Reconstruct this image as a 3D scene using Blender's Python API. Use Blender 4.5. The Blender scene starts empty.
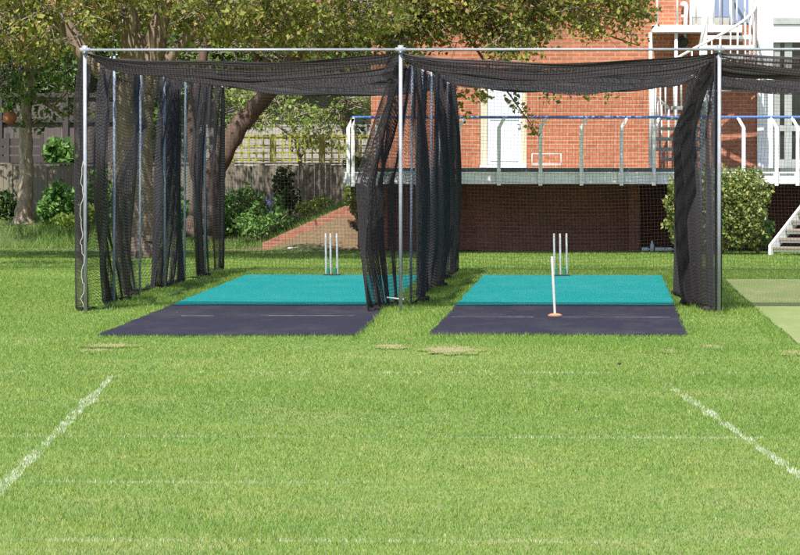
import bpy, bmesh, math, random
import numpy as np
from mathutils import Vector, Matrix
random.seed(7)
RNG = np.random.default_rng(7)
SC = bpy.context.scene
COL = SC.collection
R = math.radians

# ------------------------------------------------------------------ camera
F = 4386.0                       # focal length in photo pixels (800 wide)
CX, CY, HORIZON, VPX, CAMH = 400.0, 277.5, 156.0, 603.0, 1.80
yaw = math.atan((VPX - CX) / F)
pitch = math.atan((CY - HORIZON) / F)
fwd = Vector((-math.sin(yaw) * math.cos(pitch), math.cos(yaw) * math.cos(pitch), -math.sin(pitch)))
right = fwd.cross(Vector((0, 0, 1))).normalized()
up = right.cross(fwd).normalized()
CAM = Vector((0, 0, CAMH))
cd = bpy.data.cameras.new('camera')
cd.sensor_width = 36; cd.lens = F / 800 * 36; cd.clip_start = 1; cd.clip_end = 1500
cam = bpy.data.objects.new('camera', cd); COL.objects.link(cam)
cam.matrix_world = Matrix((( right.x, up.x, -fwd.x, CAM.x), (right.y, up.y, -fwd.y, CAM.y), (right.z, up.z, -fwd.z, CAM.z), (0, 0, 0, 1)))
SC.camera = cam

def U(px, py, Y):
    """world point at depth plane Y seen at photo pixel px, py"""
    d = fwd + right * ((px - CX) / F) + up * ((CY - py) / F)
    return CAM + d * (Y / d.y)
def Xat(px, Y): return U(px, HORIZON, Y).x
def Zat(py, Y): return U(500, py, Y).z
def G(px, py):
    d = fwd + right * ((px - CX) / F) + up * ((CY - py) / F)
    return CAM + d * (-CAMH / d.z)

# ------------------------------------------------------------------ materials
def newmat(name):
    m = bpy.data.materials.new(name); m.use_nodes = True
    nt = m.node_tree; nt.nodes.clear()
    out = nt.nodes.new('ShaderNodeOutputMaterial')
    return m, nt, out
def N(nt, t, **kw):
    n = nt.nodes.new(t)
    for k, v in kw.items():
        if hasattr(n, k): setattr(n, k, v)
    return n
def setin(n, **kw):
    for k, v in kw.items():
        n.inputs[k.replace('_', ' ')].default_value = v
def c4(c): return (c[0], c[1], c[2], 1)
def ramp(nt, stops, interp='LINEAR'):
    r = nt.nodes.new('ShaderNodeValToRGB'); r.color_ramp.interpolation = interp
    e = r.color_ramp.elements
    while len(e) < len(stops): e.new(0.5)
    for el, (p, c) in zip(e, stops):
        el.position = p; el.color = c4(c)
    return r
def noise(nt, scale, detail=4, rough=0.6, coord='Object', stretch=None):
    tc = nt.nodes.new('ShaderNodeTexCoord')
    n = nt.nodes.new('ShaderNodeTexNoise'); n.inputs['Scale'].default_value = scale
    n.inputs['Detail'].default_value = detail; n.inputs['Roughness'].default_value = rough
    if stretch:
        mp = nt.nodes.new('ShaderNodeMapping'); mp.inputs['Scale'].default_value = stretch
        nt.links.new(tc.outputs[coord], mp.inputs['Vector']); nt.links.new(mp.outputs[0], n.inputs['Vector'])
    else:
        nt.links.new(tc.outputs[coord], n.inputs['Vector'])
    return n
def mix(nt, a, b, fac, blend='MIX'):
    m = nt.nodes.new('ShaderNodeMix'); m.data_type = 'RGBA'; m.blend_type = blend
    for i, v in ((0, fac), (6, a), (7, b)):
        if hasattr(v, 'links') or hasattr(v, 'is_linked'): nt.links.new(v, m.inputs[i])
        else: m.inputs[i].default_value = v if i == 0 else c4(v)
    return m.outputs[2]

def surf(name, c1, c2=None, scale=6, rough=0.6, metallic=0, bump=0, stretch=None, c3=None, scale2=0.7):
    """speckled surface: two tones mixed by noise, a third by a broad noise"""
    m, nt, out = newmat(name)
    p = N(nt, 'ShaderNodeBsdfPrincipled'); setin(p, Roughness=rough, Metallic=metallic)
    c2 = c2 or tuple(x * .75 for x in c1)
    n = noise(nt, scale, 6, .65, stretch=stretch)
    r = ramp(nt, [(.32, c1), (.68, c2)]); nt.links.new(n.outputs[0], r.inputs[0])
    col = r.outputs[0]
    if c3:
        n2 = noise(nt, scale2, 5, .7, stretch=stretch)
        r2 = ramp(nt, [(.5, (0, 0, 0)), (.7, (1, 1, 1))]); nt.links.new(n2.outputs[0], r2.inputs[0])
        col = mix(nt, col, c3, r2.outputs[0])
    nt.links.new(col, p.inputs['Base Color'])
    if bump:
        b = N(nt, 'ShaderNodeBump'); setin(b, Strength=bump, Distance=.02)
        nt.links.new(n.outputs[0], b.inputs['Height']); nt.links.new(b.outputs[0], p.inputs['Normal'])
    nt.links.new(p.outputs[0], out.inputs[0])
    return m

def leafmat(name, stops, trans=.3, big=None, gloss=.12):
    """leaves or blades: colour per leaf, broad patches from object position, some light through"""
    m, nt, out = newmat(name)
    g = N(nt, 'ShaderNodeNewGeometry')
    r = ramp(nt, stops); nt.links.new(g.outputs['Random Per Island'], r.inputs[0])
    col = r.outputs[0]
    if big:
        for sc, ca, lo, hi in big:
            n = noise(nt, sc, 4, .6)
            rr = ramp(nt, [(lo, (0, 0, 0)), (hi, (1, 1, 1))]); nt.links.new(n.outputs[0], rr.inputs[0])
            tint = mix(nt, (1, 1, 1), ca, rr.outputs[0])
            col = mix(nt, col, tint, 1.0, 'MULTIPLY')
    p = N(nt, 'ShaderNodeBsdfPrincipled'); setin(p, Roughness=.5)
    p.inputs['Specular IOR Level'].default_value = gloss * 2
    t = N(nt, 'ShaderNodeBsdfTranslucent')
    nt.links.new(col, p.inputs['Base Color']); nt.links.new(col, t.inputs[0])
    mx = N(nt, 'ShaderNodeMixShader'); mx.inputs[0].default_value = trans
    nt.links.new(p.outputs[0], mx.inputs[1]); nt.links.new(t.outputs[0], mx.inputs[2])
    nt.links.new(mx.outputs[0], out.inputs[0])
    return m

def brickmat(name, a, b, mortar, swap=False):
    m, nt, out = newmat(name)
    tc = N(nt, 'ShaderNodeTexCoord'); s = N(nt, 'ShaderNodeSeparateXYZ'); c = N(nt, 'ShaderNodeCombineXYZ')
    nt.links.new(tc.outputs['Object'], s.inputs[0])
    nt.links.new(s.outputs['Y' if swap else 'X'], c.inputs[0]); nt.links.new(s.outputs['Z'], c.inputs[1])
    bt = N(nt, 'ShaderNodeTexBrick')
    setin(bt, Color1=c4(a), Color2=c4(b), Mortar=c4(mortar), Scale=1.0, Mortar_Size=.010, Brick_Width=.225, Row_Height=.075, Bias=-.1)
    nt.links.new(c.outputs[0], bt.inputs['Vector'])
    n = noise(nt, .8, 6, .7); r = ramp(nt, [(.3, (.78, .76, .76)), (.7, (1.08, 1.05, 1.0))]); nt.links.new(n.outputs[0], r.inputs[0])
    col = mix(nt, bt.outputs[0], r.outputs[0], 1.0, 'MULTIPLY')
    n2 = noise(nt, 9, 3, .7); r2 = ramp(nt, [(.3, (.85, .85, .85)), (.7, (1.1, 1.1, 1.1))]); nt.links.new(n2.outputs[0], r2.inputs[0])
    col = mix(nt, col, r2.outputs[0], 1.0, 'MULTIPLY')
    n3 = noise(nt, .55, 6, .75, stretch=(1, 1, .35)); r3 = ramp(nt, [(.52, (1, 1, 1)), (.72, (.66, .62, .60))]); nt.links.new(n3.outputs[0], r3.inputs[0])
    col = mix(nt, col, r3.outputs[0], 1.0, 'MULTIPLY')
    p = N(nt, 'ShaderNodeBsdfPrincipled'); setin(p, Roughness=.85)
    nt.links.new(col, p.inputs['Base Color'])
    bp = N(nt, 'ShaderNodeBump'); setin(bp, Strength=.5, Distance=.01); bp.invert = True
    nt.links.new(bt.outputs['Fac'], bp.inputs['Height']); nt.links.new(bp.outputs[0], p.inputs['Normal'])
    nt.links.new(p.outputs[0], out.inputs[0])
    return m

M = {}
M['galv'] = surf('galvanised steel', (.36, .38, .42), (.28, .30, .34), 30, .5, .2, c3=(.24, .25, .27), scale2=4)
M['galvdull'] = surf('weathered galvanised steel', (.26, .31, .40), (.19, .23, .30), 30, .6, .05)
M['net'] = surf('black net twine', (.034, .028, .031), (.024, .020, .022), 20, .75)
M['rope'] = surf('pale rope', (.5, .48, .44), (.35, .33, .3), 40, .8)
M['clip'] = surf('pale tie', (.45, .44, .42), (.28, .28, .3), 40, .6)
M['white'] = surf('white paint', (.78, .78, .77), (.70, .71, .71), 8, .45, c3=(.6, .6, .58), scale2=2.5)
M['white2'] = surf('weathered white paint', (.80, .80, .80), (.70, .70, .70), 5, .6, c3=(.52, .53, .52), scale2=1.8, stretch=(1, 1, 3))
M['grey'] = surf('grey metal', (.24, .25, .26), (.18, .19, .2), 15, .55, .2)
M['tread'] = surf('grey stair grating', (.34, .36, .38), (.26, .28, .3), 15, .55, .2)
M['greypanel'] = surf('grey green painted timber', (.36, .38, .36), (.28, .3, .28), 5, .6)
M['blue'] = surf('blue handrail paint', (.10, .20, .50), (.085, .17, .43), 15, .4)
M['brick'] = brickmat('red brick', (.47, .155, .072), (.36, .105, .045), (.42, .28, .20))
M['brickshade'] = brickmat('shade darkened red brick', (.36, .115, .07), (.25, .075, .048), (.28, .19, .155))  # undercroft copy of the wall brick, its shade darkened into the colour
M['soil'] = surf('bare soil', (.19, .125, .07), (.115, .075, .04), 9, .95, bump=.6, c3=(.14, .10, .05), scale2=2)
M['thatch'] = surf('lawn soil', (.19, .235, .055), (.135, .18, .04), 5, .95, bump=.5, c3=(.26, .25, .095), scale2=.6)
M['bankearth'] = surf('dark bank earth', (.07, .075, .03), (.05, .05, .025), 5, .95, bump=.5)  # dark olive earth under the bank grass
M['bark'] = surf('tree bark', (.25, .18, .13), (.13, .095, .07), 5, .9, bump=1.0, stretch=(3, 3, .6), c3=(.27, .22, .15), scale2=1.2)
M['barkpale'] = surf('pale bark', (.36, .29, .19), (.17, .13, .085), 6, .9, bump=1.0, stretch=(3, 3, .7), c3=(.44, .37, .26), scale2=2)
M['barkred'] = surf('reddish bark', (.15, .095, .065), (.075, .048, .036), 6, .9, bump=1.0, stretch=(3, 3, .6))
M['twig'] = surf('twig bark', (.36, .31, .25), (.22, .18, .14), 6, .9)
M['fence'] = surf('weathered fence boards', (.235, .205, .15), (.15, .13, .10), 3, .9, stretch=(14, 14, .6), c3=(.10, .10, .065), scale2=.6)
M['darkfence'] = surf('dark stained fence boards', (.062, .05, .048), (.04, .034, .032), 4, .9, stretch=(14, 14, .6))
M['trellis'] = surf('yellow green stained trellis', (.40, .39, .05), (.31, .31, .045), 6, .8, c3=(.19, .21, .045), scale2=1.0)
M['cladding'] = surf('pale wall boards', (.42, .39, .36), (.33, .31, .285), 4, .85, c3=(.26, .25, .23), scale2=.7)
M['tile'] = surf('brown roof tiles', (.12, .08, .06), (.08, .055, .045), 6, .9, stretch=(4, 4, 4))
M['ultra'] = surf('door panel paint', (.62, .67, .74), (.58, .62, .70), 2, .35)
M['cream'] = surf('cream door frame', (.62, .57, .42), (.52, .48, .36), 6, .6)
M['straw'] = surf('worn straw coloured soil', (.31, .25, .125), (.23, .19, .085), 22, .95, bump=.6, c3=(.19, .22, .06), scale2=5)
def glassmat():
    m, nt, out = newmat('dark window glass')
    p = N(nt, 'ShaderNodeBsdfPrincipled'); setin(p, Roughness=.08)
    n = noise(nt, 1.2, 2, .5); r = ramp(nt, [(.4, (.012, .016, .016)), (.65, (.04, .045, .042))])
    nt.links.new(n.outputs[0], r.inputs[0]); nt.links.new(r.outputs[0], p.inputs['Base Color'])
    nt.links.new(p.outputs[0], out.inputs[0]); return m
M['glass'] = glassmat()
def bluedoor():
    m, nt, out = newmat('blue grey glazed door')
    p = N(nt, 'ShaderNodeBsdfPrincipled'); setin(p, Roughness=.15)
    n = noise(nt, .8, 2, .5); r = ramp(nt, [(.4, (.16, .2, .32)), (.65, (.22, .27, .4))])
    nt.links.new(n.outputs[0], r.inputs[0]); nt.links.new(r.outputs[0], p.inputs['Base Color'])
    nt.links.new(p.outputs[0], out.inputs[0]); return m
M['bluedoor'] = bluedoor()
M['stump'] = surf('pale stump paint', (.60, .62, .66), (.5, .5, .52), 20, .5, c3=(.42, .36, .28), scale2=6)
M['stumpwood'] = surf('worn stump wood', (.60, .58, .55), (.50, .48, .45), 20, .6)
M['green'] = surf('green rubber', (.02, .22, .10), (.015, .17, .08), 20, .5)
M['black'] = surf('black rubber', (.02, .02, .022), (.03, .03, .03), 20, .6)
M['orange'] = surf('orange dusty rubber', (.52, .24, .12), (.42, .2, .1), 15, .7)
M['ball'] = surf('faded orange plastic', (.40, .15, .06), (.32, .11, .05), 6, .8)
M['flower'] = leafmat('violet flower', [(0, (.22, .16, .55)), (1, (.38, .28, .7))], .3)
M['step'] = surf('worn timber tread', (.28, .24, .19), (.2, .17, .14), 6, .8, stretch=(1, 6, 6))
M['palelitter'] = surf('pale plastic', (.6, .65, .72), (.5, .55, .6), 6, .4)

def matmat(name, a, b, wear, wearfac):
    """carpet pitch: fine fibre, faint scuffs along the pitch"""
    m, nt, out = newmat(name)
    p = N(nt, 'ShaderNodeBsdfPrincipled'); setin(p, Roughness=.9)
    p.inputs['Specular IOR Level'].default_value = .15
    n = noise(nt, 14, 6, .75); r = ramp(nt, [(.3, a), (.7, b)]); nt.links.new(n.outputs[0], r.inputs[0])
    n2 = noise(nt, 1.0, 6, .75, stretch=(1.4, .35, 1)); r2 = ramp(nt, [(.46, (0, 0, 0)), (.72, (wearfac,) * 3)])
    nt.links.new(n2.outputs[0], r2.inputs[0])
    col = mix(nt, r.outputs[0], wear, r2.outputs[0])
    nt.links.new(col, p.inputs['Base Color'])
    b_ = N(nt, 'ShaderNodeBump'); setin(b_, Strength=.4, Distance=.004); nt.links.new(n.outputs[0], b_.inputs['Height'])
    nt.links.new(b_.outputs[0], p.inputs['Normal']); nt.links.new(p.outputs[0], out.inputs[0])
    return m
M['teal'] = matmat('teal carpet', (.010, .255, .245), (.008, .215, .208), (.05, .29, .27), .5)
M['dark'] = matmat('dark violet rubber', (.0235, .022, .036), (.018, .017, .028), (.055, .05, .054), .6)
M['pale'] = matmat('faded green carpet', (.20, .245, .085), (.165, .21, .075), (.27, .275, .135), .9)
def wornpaint(name, under):
    m, nt, out = newmat(name)
    p = N(nt, 'ShaderNodeBsdfPrincipled'); setin(p, Roughness=.9)
    n = noise(nt, 2.2, 8, .8, stretch=(1, 6, 1)); r = ramp(nt, [(.42, under), (.70, (.26, .25, .25))])
    nt.links.new(n.outputs[0], r.inputs[0]); nt.links.new(r.outputs[0], p.inputs['Base Color'])
    nt.links.new(p.outputs[0], out.inputs[0]); return m
M['crease'] = wornpaint('worn white crease paint', (.0235, .022, .036))
M['creaseteal'] = wornpaint('worn white crease paint on teal', (.008, .2, .195))

M['grass'] = leafmat('lawn grass', [(0, (.095, .205, .025)), (.3, (.158, .283, .036)), (.62, (.218, .345, .052)), (.86, (.30, .385, .095)), (1, (.44, .42, .20))], .32,
                     big=[(.22, (.76, .88, .74), .42, .62), (1.3, (1.12, 1.0, .86), .45, .68), (6, (.72, .84, .72), .42, .6), (2.6, (1.12, 1.04, 1.05), .5, .66)], gloss=.2)
M['grasswhite'] = leafmat('painted grass', [(0, (.36, .45, .22)), (.5, (.50, .55, .40)), (1, (.68, .69, .62))], .25)
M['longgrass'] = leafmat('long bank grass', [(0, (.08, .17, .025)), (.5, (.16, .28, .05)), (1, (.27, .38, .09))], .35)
M['leafolive'] = leafmat('spring leaves', [(0, (.11, .14, .03)), (.35, (.23, .25, .05)), (.62, (.36, .36, .075)), (.84, (.46, .43, .12)), (.93, (.50, .32, .17)), (1, (.46, .18, .11))], .45,
                         big=[(.6, (.62, .7, .6), .4, .65)])
M['leafmid'] = leafmat('mid green leaves', [(0, (.05, .10, .02)), (.5, (.12, .20, .035)), (1, (.24, .33, .07))], .4, big=[(.5, (.6, .75, .6), .4, .65)])
M['leafdark'] = leafmat('dark green leaves', [(0, (.025, .055, .012)), (.6, (.06, .11, .025)), (1, (.12, .17, .04))], .3)
M['leafbright'] = leafmat('bright green leaves', [(0, (.16, .26, .04)), (.6, (.28, .40, .07)), (1, (.42, .50, .12))], .45)
M['leafhedge'] = leafmat('hedge leaves', [(0, (.07, .12, .02)), (.45, (.16, .22, .04)), (.8, (.28, .32, .07)), (1, (.40, .40, .12))], .3, gloss=.3)
M['leafshrub'] = leafmat('shrub leaves', [(0, (.06, .15, .03)), (.5, (.13, .27, .055)), (1, (.26, .42, .11))], .35)

# ------------------------------------------------------------------ mesh helpers
class MB:
    def __init__(s): s.v = []; s.f = []; s.n = 0
    def add(s, v, f):
        s.v.extend(v); s.f.extend([tuple(i + s.n for i in q) for q in f]); s.n += len(v)
    def box(s, a, b, rz=0, c=None):
        x0, y0, z0 = [min(p, q) for p, q in zip(a, b)]; x1, y1, z1 = [max(p, q) for p, q in zip(a, b)]
        v = [(x0, y0, z0), (x1, y0, z0), (x1, y1, z0), (x0, y1, z0), (x0, y0, z1), (x1, y0, z1), (x1, y1, z1), (x0, y1, z1)]
        if rz:
            ox, oy = c or ((x0 + x1) / 2, (y0 + y1) / 2); cs, sn = math.cos(rz), math.sin(rz)
            v = [(ox + (x - ox) * cs - (y - oy) * sn, oy + (x - ox) * sn + (y - oy) * cs, z) for x, y, z in v]
        s.add(v, [(3, 2, 1, 0), (4, 5, 6, 7), (0, 1, 5, 4), (1, 2, 6, 5), (2, 3, 7, 6), (3, 0, 4, 7)])
    def tube(s, pts, r, k=8, cap=True):
        pts = [Vector(p) for p in pts]
        rs = list(r) if hasattr(r, '__len__') else [r] * len(pts)
        v = []; a = None
        for i, p in enumerate(pts):
            t = (pts[min(i + 1, len(pts) - 1)] - pts[max(i - 1, 0)]).normalized()
            if a is None:
                a = t.cross(Vector((0, 0, 1)) if abs(t.z) < .9 else Vector((1, 0, 0))).normalized()
            else:
                a = (a - t * a.dot(t)).normalized()
            b = t.cross(a)
            for j in range(k):
                q = 2 * math.pi * j / k
                v.append(tuple(p + (a * math.cos(q) + b * math.sin(q)) * rs[i]))
        f = [(i * k + j, i * k + (j + 1) % k, (i + 1) * k + (j + 1) % k, (i + 1) * k + j) for i in range(len(pts) - 1) for j in range(k)]
        if cap: f += [tuple(range(k))[::-1], tuple((len(pts) - 1) * k + j for j in range(k))]
        s.add(v, f)
    def prism(s, poly, y0, y1):
        """polygon in X,Z pushed from y0 to y1"""
        n = len(poly)
        v = [(x, y0, z) for x, z in poly] + [(x, y1, z) for x, z in poly]
        f = [tuple(range(n)), tuple(range(2 * n - 1, n - 1, -1))] + [(i, i + n, (i + 1) % n + n, (i + 1) % n) for i in range(n)]
        s.add(v, f)
    def build(s, name, mat, parent=None, smooth=False):
        me = bpy.data.meshes.new(name); me.from_pydata(s.v, [], s.f)
        bm = bmesh.new(); bm.from_mesh(me); bmesh.ops.recalc_face_normals(bm, faces=bm.faces); bm.to_mesh(me); bm.free()
        return link(name, me, mat, parent, smooth)
def link(name, me, mat, parent=None, smooth=False):
    for m in (mat if isinstance(mat, (list, tuple)) else [mat]): me.materials.append(m)
    if smooth: me.polygons.foreach_set('use_smooth', [True] * len(me.polygons))
    o = bpy.data.objects.new(name, me); COL.objects.link(o)
    if parent: o.parent = parent; o.matrix_parent_inverse = Matrix.Translation(-parent.location)
    return o
def npmesh(name, V, Fq, mat, parent=None, matidx=None, smooth=False):
    """fast mesh from numpy arrays, all faces with the same number of corners"""
    V = np.asarray(V, dtype=np.float32).reshape(-1, 3); Fq = np.asarray(Fq, dtype=np.int32); k = Fq.shape[1]
    me = bpy.data.meshes.new(name)
    me.vertices.add(len(V)); me.vertices.foreach_set('co', V.ravel())
    me.loops.add(Fq.size); me.loops.foreach_set('vertex_index', Fq.ravel())
    me.polygons.add(len(Fq)); me.polygons.foreach_set('loop_start', np.arange(0, Fq.size, k, dtype=np.int32))
    me.update(calc_edges=True)
    o = link(name, me, mat, parent, smooth)
    if matidx is not None: me.polygons.foreach_set('material_index', np.asarray(matidx, dtype=np.int32))
    me.update()
    return o
def thing(name, loc, label, cat, group=None):
    o = bpy.data.objects.new(name, None); COL.objects.link(o); o.location = loc; o.empty_display_size = .2
    return tag(o, label, cat, group)
def tag(o, label, cat, group=None):
    o['label'] = label; o['category'] = cat
    if group: o['group'] = group
    return o
def kind(o, k): o['kind'] = k; return o
def bevel(o, w=.006, seg=2):
    m = o.modifiers.new('bevel', 'BEVEL'); m.width = w; m.segments = seg; m.limit_method = 'ANGLE'
    return o
def sstep(x, a, b):
    t = np.clip((x - a) / (b - a), 0, 1); return t * t * (3 - 2 * t)
def vnoise(x, y, s, seed=0):
    """cheap smooth noise, -1..1"""
    r = np.random.default_rng(seed); o = 0
    for i in range(6):
        a = r.uniform(0, 2 * math.pi); k = s * r.uniform(.6, 1.8); o = o + np.sin((x * math.cos(a) + y * math.sin(a)) * k + r.uniform(0, 6.28))
    return o / 3.2

# ------------------------------------------------------------------ terrain
WX0, WX1 = Xat(268, 84.3), Xat(348, 84.3)          # run of the sloping brick edging wall
WY = 84.3
def height(x, y):
    x = np.asarray(x, float); y = np.asarray(y, float)
    left = 1 - sstep(x, WX1 - .2, WX1 + .9)
    h = .50 * sstep(y, 84.4, 89.5) * left
    t = np.clip((x - WX0) / (WX1 - WX0), 0, 1.15)
    behind = (.10 + .78 * t) * sstep(y, WY + .02, WY + .14) * sstep(x, WX0 - .8, WX0 + .2) * left
    front = (.70 * t) * sstep(y, 81.9, WY - .1) * left * sstep(x, WX0 - .2, WX0 + .3)
    h = np.maximum(h, np.maximum(behind, front))
    return h + .015 * vnoise(x, y, 1.1, 3) * sstep(y, 83.5, 85)
gm = MB(); gm.add([(-400, -60, -.02), (400, -60, -.02), (400, 900, -.02), (-400, 900, -.02)], [(0, 1, 2, 3)])
kind(gm.build('ground', M['thatch']), 'structure')
def sheet(name, x0, x1, y0, y1, d, mat, fn=height, dz=0, idx=None):
    xs = np.arange(x0, x1 + d / 2, d); ys = np.arange(y0, y1 + d / 2, d)
    Xg, Yg = np.meshgrid(xs, ys); Z = fn(Xg, Yg) + dz
    V = np.stack([Xg, Yg, Z], -1).reshape(-1, 3); nx = len(xs); ny = len(ys)
    i = (np.arange(ny - 1)[:, None] * nx + np.arange(nx - 1)[None]).ravel()
    Fq = np.stack([i, i + 1, i + 1 + nx, i + nx], -1)
    mi = None
    if idx is not None:
        c = V[Fq].mean(1); mi = idx(c[:, 0], c[:, 1])
    return npmesh(name, V, Fq, mat, matidx=mi, smooth=True)
def soilzone(x, y):
    w = .25 * vnoise(x, y, 2.3, 9)
    a = (x > WX0 - 1.2 + w) & (x < WX1 + 1.4) & (y > 82.6 + w * 1.5) & (y < WY + .03)
    return a
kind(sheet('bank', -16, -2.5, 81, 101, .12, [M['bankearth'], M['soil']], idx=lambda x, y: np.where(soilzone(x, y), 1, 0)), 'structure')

# mats: quads on the ground
def edge(p, q): return p, q
MATS = []
def lerp(a, b, t): return tuple(a[i] + (b[i] - a[i]) * t for i in range(len(a)))
Y_F, Y_J, Y_B = 44.0, 52.6, 65.9
mat_corners = {
    'left': ((-5.06, 43.7), (-2.46, 44.0), (-2.72, Y_B), (-5.37, Y_B)),
    'mid': ((-1.75, 44.0), (.84, 44.2), (.885, Y_B), (-1.79, Y_B)),
    'right': ((1.86, 42.0), (4.6, 42.0), (4.5, 63.9), (1.74, 63.9)),
}
def in_mat(x, y, grow):
    r = np.zeros(x.shape, bool)
    for c in mat_corners.values():
        ok = (y > min(c[0][1], c[1][1]) - grow) & (y < c[2][1] + grow)
        t = (y - c[0][1]) / (c[2][1] - c[0][1])
        xl = c[0][0] + (c[3][0] - c[0][0]) * t; xr = c[1][0] + (c[2][0] - c[1][0]) * t
        r |= ok & (x > xl - grow) & (x < xr + grow)
    return r
def mat_slab(name, c, t0, t1, mat, parent, z=.014):
    a = lerp(c[0], c[3], t0); b = lerp(c[1], c[2], t0); d = lerp(c[1], c[2], t1); e = lerp(c[0], c[3], t1)
    n = 24; V = []; Fq = []
    rr = random.Random(hash(name) % 99 + int(t0 * 10))
    m = MB(); top = []
    for i in range(n + 1):
        q = i / n
        l = lerp(a, e, q); r_ = lerp(b, d, q); j = .018
        top.append(((l[0] + rr.uniform(-j, j), l[1]), (r_[0] + rr.uniform(-j, j), r_[1])))
    v = []
    for l, r_ in top:
        v += [(l[0], l[1], -.03), (l[0], l[1], z), (r_[0], r_[1], z), (r_[0], r_[1], -.03)]
    f = []
    for i in range(n):
        for k in range(3): f.append((i * 4 + k, i * 4 + k + 1, i * 4 + 5 + k, i * 4 + 4 + k))
    f += [(0, 1, 2, 3), (n * 4 + 3, n * 4 + 2, n * 4 + 1, n * 4)]
    m.add(v, f)
    return m.build(name, mat, parent)
def crease(c, Y, x0, x1, w, mat, parent, z):
    m = MB(); t = (Y - c[0][1]) / (c[2][1] - c[0][1])
    a = lerp(c[0], c[3], t); b = lerp(c[1], c[2], t)
    p = lerp(a, b, x0); q = lerp(a, b, x1)
    m.box((p[0], Y - w / 2, z - .003), (q[0], Y + w / 2, z + .004))
    return m.build('crease_line', mat, parent)
for key, lab in (('left', 'teal and dark violet batting mat in the first net, without any leaning stump'),
                 ('mid', 'teal and dark violet batting mat in the second net, under the single leaning stump')):
    c = mat_corners[key]; t = thing('batting_mat', ((c[0][0] + c[1][0]) / 2, 55, 0), lab, 'pitch mat', 'coloured batting mats in the nets')
    tj = (Y_J - c[0][1]) / (c[2][1] - c[0][1])
    mat_slab('rubber_section', c, 0, tj, M['dark'], t, .012)
    mat_slab('carpet_section', c, tj, 1, M['teal'], t, .016)
    if key == 'left':
        crease(c, 48.9, .16, .30, .05, M['crease'], t, .012); crease(c, 49.0, .50, .90, .07, M['crease'], t, .012)
    else:
        crease(c, 48.7, .03, .38, .05, M['crease'], t, .012); crease(c, 48.7, .50, .96, .05, M['crease'], t, .012)
    crease(c, 64.9, .05, .95, .05, M['creaseteal'], t, .016)
c = mat_corners['right']
o = mat_slab('batting_mat', c, 0, 1, M['pale'], None, .012)
tag(o, 'faded pale green batting mat at the right edge, beyond the right drooping net', 'pitch mat')

# ------------------------------------------------------------------ grass blades
PATCH = [(G(109, 345), .24, .4), (G(452, 349), .24, .9), (G(392, 346), .16, .4), (G(95, 350), .15, .35), (G(672, 350), .12, .3),
         (G(712, 346), .14, .3), (G(795, 352), .16, .5)]
def patchmask(x, y):
    d = np.full(x.shape, 9.0)
    for p, rx, ry in PATCH:
        d = np.minimum(d, np.sqrt(((x - p.x) / rx) ** 2 + ((y - p.y) / ry) ** 2))
    return d + .35 * vnoise(x, y, 9, 5)
def soilpatch(k, p, rx, ry):
    m = MB(); n = 40; z_ = -.003 - .0011 * k; v = [(p.x, p.y, z_)]
    for i in range(n):
        a = 2 * math.pi * i / n; j = 1.15 + .35 * math.sin(a * 3 + k) * math.sin(a * 5 + k * 2)
        v.append((p.x + rx * j * math.cos(a), p.y + ry * j * math.sin(a), z_))
    m.add(v, [(0, i + 1, (i + 1) % n + 1) for i in range(n)])
    kind(m.build('bare_soil_patch', M['straw'], None), 'structure')
for k, (p, rx, ry) in enumerate(PATCH): soilpatch(k, p, rx, ry)

def blades(x, y, z, h, w, lean):
    n = len(x); a = RNG.uniform(0, 2 * math.pi, n); b = RNG.uniform(0, 2 * math.pi, n)
    dx, dy = np.cos(a) * w / 2, np.sin(a) * w / 2
    lx, ly = np.cos(b) * lean * h, np.sin(b) * lean * h
    V = np.empty((n, 3, 3), np.float32)
    V[:, 0] = np.stack([x - dx, y - dy, z], -1); V[:, 1] = np.stack([x + dx, y + dy, z], -1)
    V[:, 2] = np.stack([x + lx, y + ly, z + h], -1)
    return V
def scatter(y0, y1, dens, marg=2.2):
    out = []
    y = y0
    while y < y1:
        d = min(2.0, y1 - y); xa = Xat(0, y + d) - marg; xb = Xat(800, y + d) + marg
        n = int((xb - xa) * d * dens); out.append((RNG.uniform(xa, xb, n), RNG.uniform(y, y + d, n))); y += d
    return np.concatenate([o[0] for o in out]), np.concatenate([o[1] for o in out])
P1, P2 = G(113, 376), G(-40, 530); P3, P4 = G(655, 376), G(850, 510)
def linedist(x, y, a, b):
    dx, dy = b.x - a.x, b.y - a.y; L = math.hypot(dx, dy)
    t = ((x - a.x) * dx + (y - a.y) * dy) / L ** 2
    return np.where((t > 0), np.abs((x - a.x) * dy - (y - a.y) * dx) / L, 9.0), t
Vs = []; Ms = []
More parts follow.
